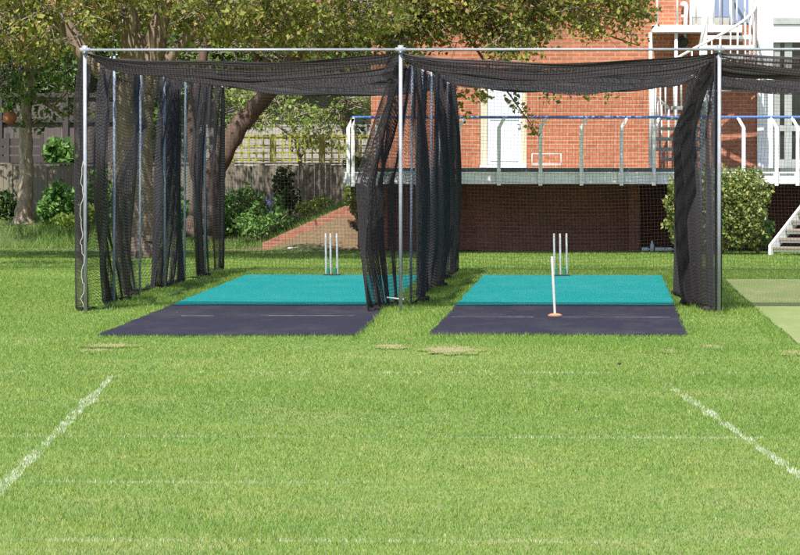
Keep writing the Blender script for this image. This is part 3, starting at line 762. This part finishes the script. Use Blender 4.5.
# litter at the undercroft mouth
for px, py, s, nm, lab in ((646, 252.5, .05, 'plastic_bottle', 'pale plastic bottle lying left of the other litter at the dark undercroft mouth'), (652, 249.5, .06, 'plastic_bottle', 'pale plastic bottle standing second from left at the dark undercroft mouth'),
                           (661, 252, .07, 'plastic_bottle', 'pale blue plastic bottle on its side in the middle of the undercroft litter'), (669.5, 250.5, .05, 'plastic_bottle', 'pale plastic bottle beside the right net at the undercroft mouth')):
    Yl = 82.3; p = U(px, py, Yl); m = MB()
    if s in (.05, .07): m.tube([(p.x - s * 1.6, Yl, .05), (p.x + s * .7, Yl, .05), (p.x + s * 1.3, Yl, .05), (p.x + s * 1.7, Yl, .05)], [.04, .04, .016, .016], 10)
    else: m.tube([(p.x, Yl, 0), (p.x, Yl, .13), (p.x, Yl, .18), (p.x, Yl, .21)], [.04, .04, .016, .016], 10)
    tag(m.build(nm, M['palelitter'], None, True), lab, 'bottle', 'bottles at the undercroft mouth')

# ------------------------------------------------------------------ brick edging wall, white plank
m = MB(); n = 18; v = []
for k in range(n + 1):
    t_ = k / n; x = WX0 - .1 + (WX1 + .25 - WX0) * t_; zt = .13 + .80 * t_
    v += [(x, WY - .10, zt - .45), (x, WY - .10, zt), (x, WY + .11, zt), (x, WY + .11, zt - .45)]
f = [(0, 1, 2, 3), (4 * n + 3, 4 * n + 2, 4 * n + 1, 4 * n)]
for k in range(n):
    for j in range(4): f.append((4 * k + j, 4 * k + (j + 1) % 4, 4 * k + 4 + (j + 1) % 4, 4 * k + 4 + j))
m.add(v, f); tag(m.build('edging_wall', brickmat('edging brick', (.40, .15, .09), (.30, .10, .06), (.30, .22, .17))), 'low sloping red brick edging wall climbing the grass bank to the deck', 'wall')
p = U(298, 243.3, 82.6); m = MB(); m.tube([(p.x - .19, 82.6, .05), (p.x + .19, 82.75, .06)], .028, 8)
tag(m.build('white_pipe', M['white'], None, True), 'short white pipe lying on bare soil below the brick edging wall', 'pipe')

# ------------------------------------------------------------------ fences
def boards(m, xa, xb, Y, z0, z1, w=.12, seed=0, th=.02):
    rr = random.Random(seed); x = xa
    while x < xb:
        e = min(x + w - .006, xb); j = rr.uniform(-.012, .012)
        m.box((x, Y + j, z0), (e, Y + j + th, z1 + rr.uniform(-.012, .012))); x += w
YF = 90.3
FX = lambda px: Xat(px, YF)
ft = Zat(165.5, YF); fb = .25
fn = thing('board_fence', (FX(170), YF, .4), 'weathered grey vertical board fence along the top of the bank', 'fence')
for a, b in ((-60, 10), (10, 75), (75, 138), (138, 200), (200, 262), (262, 306), (306, 352)):
    m = MB(); boards(m, FX(a) + .06, FX(b) - .06, YF, fb, ft + random.uniform(-.02, .02), .115, a); m.build('board_panel', M['fence'], fn)
    m = MB(); m.box((FX(b) - .055, YF - .05, fb - .3), (FX(b) + .055, YF + .06, ft + .05)); m.build('fence_post', M['fence'], fn)
    m = MB(); m.box((FX(a) + .06, YF - .022, ft + .025), (FX(b) - .06, YF + .045, ft + .06)); m.build('capping_rail', M['fence'], fn)
tr = thing('trellis', (FX(290), YF, ft), 'yellow green square trellis standing on top of the board fence', 'trellis')
tt_, tb_ = Zat(136.5, YF), ft + .065
for a, b in ((225, 273), (273, 322), (322, 378)):
    m = MB(); x = FX(a) + .05; nn = int(round((FX(b) - FX(a)) / .165)); stp = (FX(b) - FX(a) - .1) / nn
    for k in range(nn + 1): m.box((x + stp * k - .016, YF - .012, tb_), (x + stp * k + .016, YF + .004, tt_))
    for k in range(4):
        z = tb_ + .04 + (tt_ - tb_ - .08) * k / 3; m.box((FX(a) + .03, YF + .006, z - .016), (FX(b) - .03, YF + .022, z + .016))
    m.box((FX(a) + .02, YF - .016, tt_ - .002), (FX(b) - .02, YF + .026, tt_ + .035)); m.build('lattice_panel', M['trellis'], tr)
    m = MB(); m.box((FX(b) - .028, YF - .03, ft + .063), (FX(b) + .028, YF - .017, tt_ + .05)); m.build('trellis_post', M['trellis'], tr)
YF2 = 96.5
KX = lambda px: Xat(px, YF2)
df = thing('tall_fence', (KX(60), YF2, 0), 'tall dark stained board fence with thick rails, behind the leftmost tree', 'fence')
m = MB(); boards(m, KX(-60), KX(128), YF2, .2, Zat(93, YF2), .15, 4); m.build('board_panel', surf('brown grey stained boards', (.11, .09, .085), (.075, .062, .058), 4, .9, stretch=(14, 14, .6)), df)
for py in (95, 120): m = MB(); m.box((KX(-60), YF2 - .07, Zat(py, YF2) - .05), (KX(128), YF2 - .005, Zat(py, YF2) + .04)); m.build('rail', M['darkfence'], df)
for px in (0, 66, 128): m = MB(); m.box((KX(px) - .06, YF2 - .10, 0), (KX(px) + .06, YF2 - .075, Zat(90, YF2))); m.build('fence_post', M['darkfence'], df)
YF3 = 93.5; HX = lambda px: Xat(px, YF3)
sf = thing('slatted_fence', (HX(15), YF3, 0), 'low black horizontal slat fence at the left edge, behind the leftmost tree', 'fence')
for k in range(9):
    z = .5 + k * .19; 
    if z < Zat(134, YF3): m = MB(); m.box((HX(-60), YF3, z), (HX(42), YF3 + .025, z + .155)); m.build('slat', M['darkfence'], sf)
for px in (-20, 8, 42): m = MB(); m.box((HX(px) - .04, YF3 - .06, .1), (HX(px) + .04, YF3 - .005, Zat(133, YF3))); m.build('fence_post', M['darkfence'], sf)
# pale building beyond the trellis
YH = 104
QX = lambda px: Xat(px, YH)
hs = thing('pale_building', (QX(260), YH, 0), 'pale board clad building behind the trellis, half hidden by leaves', 'building')
m = MB(); zt = Zat(84, YH); z = 0
k = 0
while z < zt: m.box((QX(126), YH + (k % 2) * .012, z), (QX(402), YH + .3, min(z + .235, zt))); z += .25; k += 1
m.box((QX(126), YH + .05, 0), (QX(402), YH + 6, zt)); m.build('wall', M['cladding'], hs)
m = MB(); m.add([(QX(118), YH - .5, zt - .05), (QX(408), YH - .5, zt - .05), (QX(408), YH + 4, zt + 3.2), (QX(118), YH + 4, zt + 3.2), (QX(118), YH - .5, zt - .2), (QX(408), YH - .5, zt - .2), (QX(408), YH + 4, zt + 3.0), (QX(118), YH + 4, zt + 3.0)],
                [(0, 1, 2, 3), (7, 6, 5, 4), (0, 4, 5, 1), (1, 5, 6, 2), (2, 6, 7, 3), (3, 7, 4, 0)]); m.build('roof', M['tile'], hs)

# ------------------------------------------------------------------ leaves, trees, shrubs
def leafmesh(name, C, size, mat, parent=None, flat=.0, aspect=.62):
    """one four cornered folded leaf at each centre C"""
    n = len(C); a = RNG.normal(size=(n, 3)); a[:, 2] -= .25; a /= np.linalg.norm(a, axis=1, keepdims=True)
    b = RNG.normal(size=(n, 3)); b -= a * (a * b).sum(1, keepdims=True); b /= np.linalg.norm(b, axis=1, keepdims=True)
    c = np.cross(a, b); s = (size * RNG.uniform(.4, 1.4, n))[:, None]
    base = C - a * s * .5; tip = C + a * s * .5; mid = C + c * s * .12
    V = np.stack([base, mid + b * s * aspect * .5, tip, mid - b * s * aspect * .5], 1).reshape(-1, 3)
    return npmesh(name, V, np.arange(n * 4).reshape(-1, 4), mat, parent)
def clusters(cent, rad, per):
    out = []
    for c in cent:
        k = max(3, int(per * random.uniform(.6, 1.4))); g = RNG.normal(size=(k, 3)); g /= np.linalg.norm(g, axis=1, keepdims=True)
        q = RNG.random(k)[:, None] ** .45; r = rad * random.uniform(.6, 1.3)
        out.append(np.array(c)[None] + g * q * r * np.array([1.15, 1.15, .75]))
    return np.concatenate(out)
def pxclusters(n, px0, px1, py0, lower, Y0, Y1):
    """cluster centres filling a crown region; lower(px) is its ragged lower edge"""
    out = []
    while len(out) < n:
        px, py, Y = random.uniform(px0, px1), random.uniform(py0, 170), random.uniform(Y0, Y1)
        if py < -25 and random.random() < .55: continue
        if py < lower(px): out.append(U(px, py, Y))
    return out
def smoothpath(ctrl, n=5):
    """Catmull-Rom through (Vector, radius)"""
    P = [ctrl[0]] + list(ctrl) + [ctrl[-1]]; pts = []; rs_ = []
    for i in range(1, len(P) - 2):
        for q in range(n):
            t = q / n; a, b, c_, d = [P[i + k][0] for k in (-1, 0, 1, 2)]
            p = .5 * ((2 * b) + (c_ - a) * t + (2 * a - 5 * b + 4 * c_ - d) * t * t + (3 * b - a - 3 * c_ + d) * t ** 3)
            pts.append(p); rs_.append(P[i][1] * (1 - t) + P[i + 1][1] * t)
    pts.append(P[-1][0]); rs_.append(P[-1][1]); return pts, rs_
def tree(name, label, cat, limbs, cent, leafsize, per, rad, mleaf, mbark, group=None, twigs=True, extra=None, ztwig=99):
    b0 = limbs[0][0][0]
    t = thing(name, (b0.x, b0.y, max(b0.z, 0)), label, cat, group)
    m = MB(); nodes = []
    for li, L in enumerate(limbs):
        pts, rs_ = smoothpath(L)
        pts = [p + Vector((random.uniform(-1, 1), random.uniform(-1, 1), 0)) * r * .10 for p, r in zip(pts, rs_)]
        if li == 0:
            rs_ = [r * (1 + .06 * math.sin(i * 1.7)) for i, r in enumerate(rs_)]
        m.tube(pts, rs_, 14 if L[0][1] > .12 else 8); nodes += [p for p, r in zip(pts, rs_) if r < .22]
    tk = m.build('trunk', mbark, t, True)
    if twigs and cent:
        m = MB(); nd = np.array([tuple(p) for p in nodes])
        tips = []
        for c in cent:
            d = np.linalg.norm(nd - np.array(tuple(c)), axis=1); i = int(np.argmin(d + np.random.default_rng(int(abs(c.x * 1000)) % 9999).uniform(0, .5, len(d))))
            a = Vector(nd[i]); b = c; L = (b - a).length
            if L > 3.2:
                a = b + (a - b) * (1.6 / L); L = 1.6
            off = Vector((random.uniform(-1, 1), random.uniform(-1, 1), random.uniform(-.2, 1))) * L * .16
            pts = [a + (b - a) * q + off * math.sin(math.pi * q) + Vector((random.uniform(-1, 1), random.uniform(-1, 1), random.uniform(-1, 1))) * L * .03 for q in (0, .2, .4, .6, .8, 1.0)]
            r0 = min(.03, .008 + .008 * L); m.tube(pts, [r0 * (1 - .75 * q) for q in (0, .2, .4, .6, .8, 1)], 5, False)
            for _ in range(4):
                e = b + Vector((random.uniform(-1, 1), random.uniform(-1, 1), random.uniform(-.8, .6))) * rad; m.tube([pts[3], pts[3].lerp(e, .5) + Vector((0, 0, random.uniform(-.06, .06))), e], [.007, .005, .003], 4, False)
        m.build('twigs', M['twig'], t, True)
    C = clusters([tuple(c) for c in cent], rad, per) if cent else np.zeros((0, 3))
    if extra is not None: C = np.concatenate([C, extra])
    leafmesh('crown', C, leafsize, mleaf, t)
    return t
def L(Y, *pts):
    """limb through photo pixels (px, py, radius[, Y])"""
    return [(U(p[0], p[1], p[3] if len(p) > 3 else Y), p[2]) for p in pts]
rag = lambda base, amp, s: (lambda px: base + amp * (math.sin(px * .045 + s) + .7 * math.sin(px * .117 + s * 2) + .5 * math.sin(px * .31 + s)))

# big tree behind the left net
YT = 77.5
limbsB = [L(YT, (138, 262, .50), (137, 252, .43), (135, 235, .375), (134, 200, .35), (133, 150, .33), (134, 110, .33), (136, 92, .32), (137, 70, .27), (133, 48, .24), (129, 25, .2), (122, -20, .16), (118, -90, .08)),
          L(YT, (136, 100, .22), (150, 66, .20), (156, 44, .19), (160, 20, .16), (172, -30, .12), (190, -90, .06)),
          L(YT, (132, 112, .17), (112, 82, .15), (88, 60, .14), (72, 38, .14), (58, 16, .13), (44, -6, .12), (20, -60, .07)),
          L(YT, (142, 110, .13), (158, 75, .12), (176, 50, .10), (196, 28, .09), (230, -5, .08), (280, -50, .06), (350, -70, .05)),
          L(YT, (140, 262, .30), (152, 257, .22), (163, 261, .10), (170, 266, .04)), L(YT - .3, (134, 262, .28), (122, 259, .2), (112, 264, .05)),
          L(YT, (196, 28, .05), (240, 30, .04), (290, 24, .03), (350, 20, .02)), L(YT, (58, 16, .06), (30, 20, .05), (0, 30, .03), (-20, 28, .02)),
          L(YT, (118, 30, .06), (96, 8, .05), (70, -2, .03), (40, 6, .02))]
lowB = lambda px: rag(38, 9, 1.0)(px) + (14 if px < 90 else 0) + (8 if 190 < px < 260 else 0) - (12 if 118 < px < 172 else 0)
centB = pxclusters(640, -70, 400, -70, lowB, 73.5, 79.5) + pxclusters(190, -40, 340, -70, lambda px: lowB(px) - 25, 83, 89.3) + pxclusters(60, -120, 70, -100, lambda px: -14, 66, 71)
LIMBPX = [((72, 38), (44, -6)), ((88, 60), (72, 38)), ((133, 52), (127, 12)), ((152, 60), (160, 15)), ((176, 50), (198, 26)), ((112, 82), (88, 60)), ((135, 90), (133, 50))]
def pxof(p):
    d = p - CAM; k = F / d.dot(fwd); return CX + d.dot(right) * k, CY - d.dot(up) * k
def hides(p):
    if p.y > 78: return False
    x, y = pxof(p)
    for (ax, ay), (bx, by) in LIMBPX:
        t = max(0, min(1, ((x - ax) * (bx - ax) + (y - ay) * (by - ay)) / ((bx - ax) ** 2 + (by - ay) ** 2)))
        if math.hypot(x - ax - t * (bx - ax), y - ay - t * (by - ay)) < 19: return random.random() < .9
    return False
centB = [p for p in centB if not hides(p)]
tree('spreading_tree', 'big tree with thick flared trunk standing behind the left net, olive spring leaves', 'tree', limbsB, centB, .10, 64, .34, M['leafolive'], M['bark'])
# slim tree at the far left
YA = 88.5
limbsA = [L(YA, (24, 228, .26), (23, 220, .20), (24.5, 205, .165), (26.5, 175, .15), (25.5, 140, .14), (26, 110, .125), (29, 70, .11), (30, 20, .10), (28, -60, .06)),
          L(YA, (27, 100, .06), (34, 97, .055), (40, 99, .055), (50, 106, .05), (57, 110, .045), (61, 114.5, .04), (66, 115.5, .03), (74, 112, .02)),
          L(YA, (28, 80, .06), (15, 60, .05), (-5, 45, .03)), L(YA, (29, 60, .06), (45, 35, .05), (60, 10, .03))]
centA = pxclusters(90, -40, 78, -60, rag(92, 8, 2.0), 86, 90.5) + [U(*q) for q in ((70, 112, 88.4), (76, 111, 88.4), (80, 109, 88.5), (10, 105, 88), (2, 112, 89), (45, 116, 88.6), (30, 122, 88.3), (54, 98, 88), (38, 100, 88))]
tree('slim_tree', 'slim pale trunked tree at the far left with one crooked low branch', 'tree', limbsA, centA, .12, 46, .36, M['leafmid'], M['barkpale'])
# leaning tree, its limbs reaching over the deck
YC = 86.0
limbsC = [L(YC, (200, 236, .36), (201, 226, .31), (204, 205, .27), (211, 178, .245), (223, 152, .215), (238, 128, .19), (257, 106, .17), (276, 84, .15, 85), (300, 48, .13, 83.5), (335, 2, .11, 81.2), (390, -45, .10, 79.2), (470, -70, .08, 78.8), (560, -85, .06, 79.2), (650, -80, .03, 79)),
          L(YC, (206, 200, .16), (196, 165, .14), (193, 120, .12), (200, 70, .10), (215, 10, .08), (230, -60, .05)),
          L(YC, (257, 106, .09), (262, 85, .08), (255, 50, .06), (250, 10, .05), (245, -40, .03)),
          L(79.5, (400, -48, .05, 79.2), (440, 2, .035, 79.3), (470, 40, .028), (492, 72, .02), (512, 98, .014), (536, 132, .006)),
          L(79.5, (470, -60, .05, 80), (510, -10, .03), (560, 15, .022), (610, 36, .016), (640, 46, .010)),
          L(79.3, (390, -44, .05, 79.2), (420, 10, .03, 79.2), (470, 22, .02), (530, 42, .012)),
          L(79.6, (560, -70, .04), (590, -20, .025), (625, 5, .018), (655, 22, .010))]
lowC1 = rag(30, 14, 3.0)
cent1 = pxclusters(265, 390, 540, -50, lambda px: lowC1(px) + 14, 78.2, 80)
cent2 = pxclusters(105, 540, 655, -40, lambda px: 34 - (px - 540) * .08 + 10 * math.sin(px * .13), 78.4, 79.8)
cent3 = [U(px + random.uniform(-7, 7), py + random.uniform(-6, 6), 79.5 + random.uniform(-.3, .3)) for px, py in ((452, 84), (462, 90), (472, 80), (484, 88), (495, 84), (505, 92), (512, 100), (500, 76), (478, 96), (520, 102), (526, 112), (536, 128), (530, 120), (540, 78), (528, 84), (458, 104), (466, 112), (516, 84), (547, 92), (488, 100), (578, 93), (588, 90), (612, 92), (446, 74), (470, 74))]
centC = pxclusters(150, 225, 345, -60, lambda px: rag(48, 8, 5.0)(px), 83, 88) + pxclusters(50, 330, 410, -60, lambda px: rag(48, 8, 5.0)(px), 77.5, 79.5)
tC = tree('leaning_tree', 'dark leaning tree on the bank whose limbs reach right over the brick pavilion', 'tree', limbsC, centC + cent1 + cent2, .10, 42, .36, M['leafolive'], M['barkred'],
     extra=clusters([tuple(c) for c in cent3], .17, 26))
# bright young foliage above the trellis
centY = [U(random.uniform(218, 296), random.uniform(88, 128), random.uniform(90.8, 92.5)) for _ in range(60)] + [U(random.uniform(285, 340), random.uniform(100, 150), random.uniform(90.8, 92)) for _ in range(40)] + [U(random.uniform(335, 385), random.uniform(88, 112), random.uniform(90.8, 92.5)) for _ in range(30)]
tree('young_tree', 'young bright green tree just behind the trellis, right of the leaning trunk', 'tree', [L(91.6, (300, 215, .05), (302, 180, .045), (298, 150, .04), (290, 120, .03), (270, 95, .02)), L(91.6, (299, 160, .03), (318, 130, .02), (345, 100, .012)), L(91.6, (296, 140, .03), (260, 112, .015))],
     centY, .085, 26, .24, M['leafbright'], M['bark'])
# trees beyond the fences
for i, (a, b, lo, Y, dens, px0, mt, lab) in enumerate(((-90, 62, 128, 100.5, 330, 8, 'leafdark', 'dark dense tree beyond the tall fence at the far left'), (40, 170, 116, 103, 240, 100, 'leafmid', 'green tree beyond the tall fence, behind the big tree'),
                                 (150, 300, 88, 98, 190, 222, 'leafmid', 'leafy green tree in front of the pale building, left of the trellis middle'), (270, 420, 96, 99, 210, 350, 'leafmid', 'leafy green tree in front of the pale building, beside the pavilion corner'))):
    cen = pxclusters(dens, a, b, -90, rag(lo, 16, i * 1.7), Y - 2, Y + 2)
    g = U(px0, 156, Y); top = U(px0, -60, Y)
    tree('background_tree', lab, 'tree', [[(Vector((g.x, Y, 0)), .22), (Vector((g.x + .1, Y, 1.5)), .18), (Vector((g.x - .1, Y, 3.2)), .14), (Vector((top.x, Y, top.z)), .06)]], cen, .15, 42, .6, M[mt], M['bark'], 'background trees beyond the fences')

def shrub(name, lab, cat, boxes, size, mat, mstem, stems=6, group=None):
    """leafy shrub filling several ellipsoids (centre, radii, leaves)"""
    b = boxes[0][0]; gz = float(height(b[0], b[1]))
    t = thing(name, (b[0], b[1], gz), lab, cat, group)
    Cs = []
    m = MB()
    for c, r, n in boxes:
        g = RNG.normal(size=(n, 3)); g /= np.linalg.norm(g, axis=1, keepdims=True)
        q = RNG.random(n)[:, None] ** .38
        lump = 1 + .16 * np.sin(g[:, :1] * 7 + c[0] * 3) * np.cos(g[:, 2:3] * 6 + c[2] * 5) + .08 * np.sin(g[:, :1] * 17 + g[:, 2:3] * 13)
        p = np.array(c)[None] + g * q * np.array(r)[None] * lump; p = p[p[:, 2] > height(p[:, 0], p[:, 1]) + .02]; Cs.append(p)
        for _ in range(stems):
            e = Vector(c) + Vector((random.uniform(-.8, .8) * r[0], random.uniform(-.8, .8) * r[1], random.uniform(-.2, .85) * r[2]))
            random.random(); a = Vector((b[0], b[1], gz - .02)); m.tube([a, a.lerp(e, .5) + Vector((random.uniform(-.05, .05), 0, .05)), e], [.016, .011, .005], 5, False)
    m.build('stem', mstem, t, True)
    leafmesh('foliage', np.concatenate(Cs), size, mat, t)
    return t
def EP(px, py, Y, rx, rz, n, ry=None): p = U(px, py, Y); s = Y / F; return ((p.x, Y, p.z), (rx * s, ry or rx * s, rz * s), n)
# big hedge bush in front of the undercroft
shrub('hedge_bush', 'big rounded yellow green hedge bush before the undercroft, right of the thick dark net', 'bush',
      [EP(720, 210, 80.2, 48, 41, 6500, .6), EP(690, 196, 80.2, 26, 28, 2200, .5), EP(684, 225, 80.2, 20, 24, 1500, .5), EP(748, 225, 80.2, 20, 24, 1500, .5), EP(750, 200, 80.2, 21, 34, 1700, .5), EP(718, 188, 80.2, 44, 20, 2200, .5), EP(705, 232, 80.2, 34, 18, 1200, .5), EP(742, 225, 80.3, 22, 24, 1200, .5)], .075, M['leafhedge'], M['bark'], 8)
shrub('low_bush', 'small fresh green bush in the shade between the hedge and the steps', 'bush', [EP(758, 238, 80.6, 14, 12, 420), EP(766, 228, 80.8, 9, 8, 200)], .09, M['leafshrub'], M['bark'], 4)
shrub('deck_bush', 'yellow green bush under the left end of the deck', 'bush', [EP(360, 198, 83.4, 15, 15, 900, .45), EP(352, 192, 83.2, 9, 9, 300, .3), EP(372, 204, 83.6, 12, 15, 600, .4), EP(362, 210, 83.5, 13, 8, 420, .35)], .08, M['leafhedge'], M['bark'], 4)
# planting on the bank
for nm, lab, bx, sz, mt in (
    ('leafy_shrub', 'bright broad leaved shrub right of the slim pale trunk', [EP(58, 198, 87.8, 16, 18, 420), EP(74, 206, 87.6, 12, 16, 320), EP(46, 210, 87.6, 10, 14, 220)], .13, 'leafshrub'),
    ('leafy_shrub', 'broad leaved shrub with pale tips in front of the tall dark fence', [EP(56, 152, 92.5, 14, 16, 240), EP(74, 158, 92.5, 13, 14, 220)], .17, 'leafshrub'),
    ('leafy_shrub', 'shrub between the first two left net posts, behind the net', [EP(98, 196, 88, 13, 28, 520), EP(110, 212, 87.6, 10, 20, 320)], .12, 'leafshrub'),
    ('leafy_shrub', 'dark shrub left of the slim pale trunk, at the photo edge', [EP(5, 205, 89.2, 14, 16, 380)], .11, 'leafdark'),
    ('leafy_shrub', 'shrub between the big flared trunk and the leaning trunk', [EP(172, 206, 88, 14, 24, 520), EP(183, 216, 87.5, 9, 16, 260)], .11, 'leafshrub'),
    ('leafy_shrub', 'wide low shrub under the trellis, carrying one violet flower spike', [EP(244, 206, 87.2, 24, 22, 900), EP(268, 214, 86.8, 22, 18, 700), EP(236, 222, 86.6, 18, 14, 500)], .10, 'leafshrub'),
    ('leafy_shrub', 'low spreading shrub on the bank just left of the brick edging wall', [EP(256, 226, 85.6, 20, 12, 600), EP(280, 222, 85.8, 15, 10, 420)], .09, 'leafshrub'),
    ('leafy_shrub', 'low dark shrub at the foot of the leaning trunk', [EP(226, 214, 87.4, 12, 22, 520), EP(214, 226, 86.8, 10, 12, 260)], .10, 'leafdark'),
    ('leafy_shrub', 'sunlit low shrub in the long grass behind the middle of the brick edging wall', [EP(308, 208, 87.2, 14, 8, 300), EP(322, 203, 87.6, 12, 7, 240)], .08, 'leafbright'),
    ('leafy_shrub', 'small sunlit shrub in long grass right of the broad leaved shrub by the slim trunk', [EP(88, 214, 87, 12, 10, 300), EP(66, 220, 86.6, 14, 7, 300)], .09, 'leafbright'),
    ('leafy_shrub', 'tall narrow shrub against the fence under the trellis', [EP(283, 186, 89, 11, 22, 420), EP(288, 204, 88.6, 14, 16, 420)], .11, 'leafdark'),
    ('leafy_shrub', 'hanging green shrub top seen between the trellis and the pavilion deck', [EP(357, 165, 89.4, 14, 9, 260)], .09, 'leafmid')):
    shrub(nm, lab, 'shrub', bx, sz, M[mt], M['bark'], 4, 'leafy shrubs along the bank')
fl = thing('violet_flower', tuple(U(270, 214, 86.2)), 'violet flower spike above the low shrub under the trellis', 'flower')
p = U(270, 203, 86.2); m = MB(); m.tube([U(270, 216, 86.3), U(270, 200, 86.2)], .008, 5); m.build('stem', M['green'], fl, True)
leafmesh('petals', np.array(tuple(p))[None] + RNG.normal(size=(70, 3)) * np.array([.05, .05, .075]), .05, M['flower'], fl)
# orange ball hanging by the slim tree
p = U(10, 117.5, 88.0); m = MB()
m.tube([(p.x, p.y, p.z + .14 * math.cos(R(a))) for a in range(180, -1, -15)], [max(.004, .14 * math.sin(R(a))) for a in range(180, -1, -15)], 18)
bt = thing('hanging_ball', tuple(p), 'faded orange ball hanging on a cord left of the slim pale trunk', 'ball'); m.build('ball', M['ball'], bt, True)
m = MB(); m.tube([(p.x, p.y, p.z + .13), (p.x + .05, p.y, p.z + 1.2)], .006, 5); m.build('cord', M['rope'], bt)
# fallen leaves / turf scraps
p = G(619.5, 366.5); m = MB(); m.tube([(p.x - .012, p.y, .02), (p.x - .006, p.y, .026), (p.x + .006, p.y, .026), (p.x + .012, p.y, .02)], [.006, .012, .012, .006], 8)
tag(m.build('pebble', M['black'], None, True), 'small black pebble on the grass in front of the second mat', 'pebble')

# ------------------------------------------------------------------ light
EL = R(56); TX, TY = .22, .975
d = Vector((TX * math.cos(EL), TY * math.cos(EL), -math.sin(EL)))
sl_ = bpy.data.lights.new('sun', 'SUN'); sl_.energy = 4.6; sl_.angle = R(.53); sl_.color = (1, .955, .88)
so = bpy.data.objects.new('sun', sl_); COL.objects.link(so); so.rotation_euler = d.to_track_quat('-Z', 'Y').to_euler(); so.location = (-20, 20, 40)
w = bpy.data.worlds.new('World'); SC.world = w; w.use_nodes = True
nt = w.node_tree; bg = nt.nodes['Background']; bg.inputs[1].default_value = .11
sk = nt.nodes.new('ShaderNodeTexSky'); sk.sky_type = 'NISHITA'; sk.sun_disc = False; sk.sun_elevation = EL; sk.sun_rotation = math.atan2(-TX, -TY)
nt.links.new(sk.outputs[0], bg.inputs[0])
vs = SC.view_settings; vs.view_transform = 'Standard'; vs.look = 'None'; vs.gamma = 1; vs.exposure = .85; vs.use_curve_mapping = False
SC.cycles.max_bounces = 6; SC.cycles.transparent_max_bounces = 8
SC.cycles.use_denoising = False
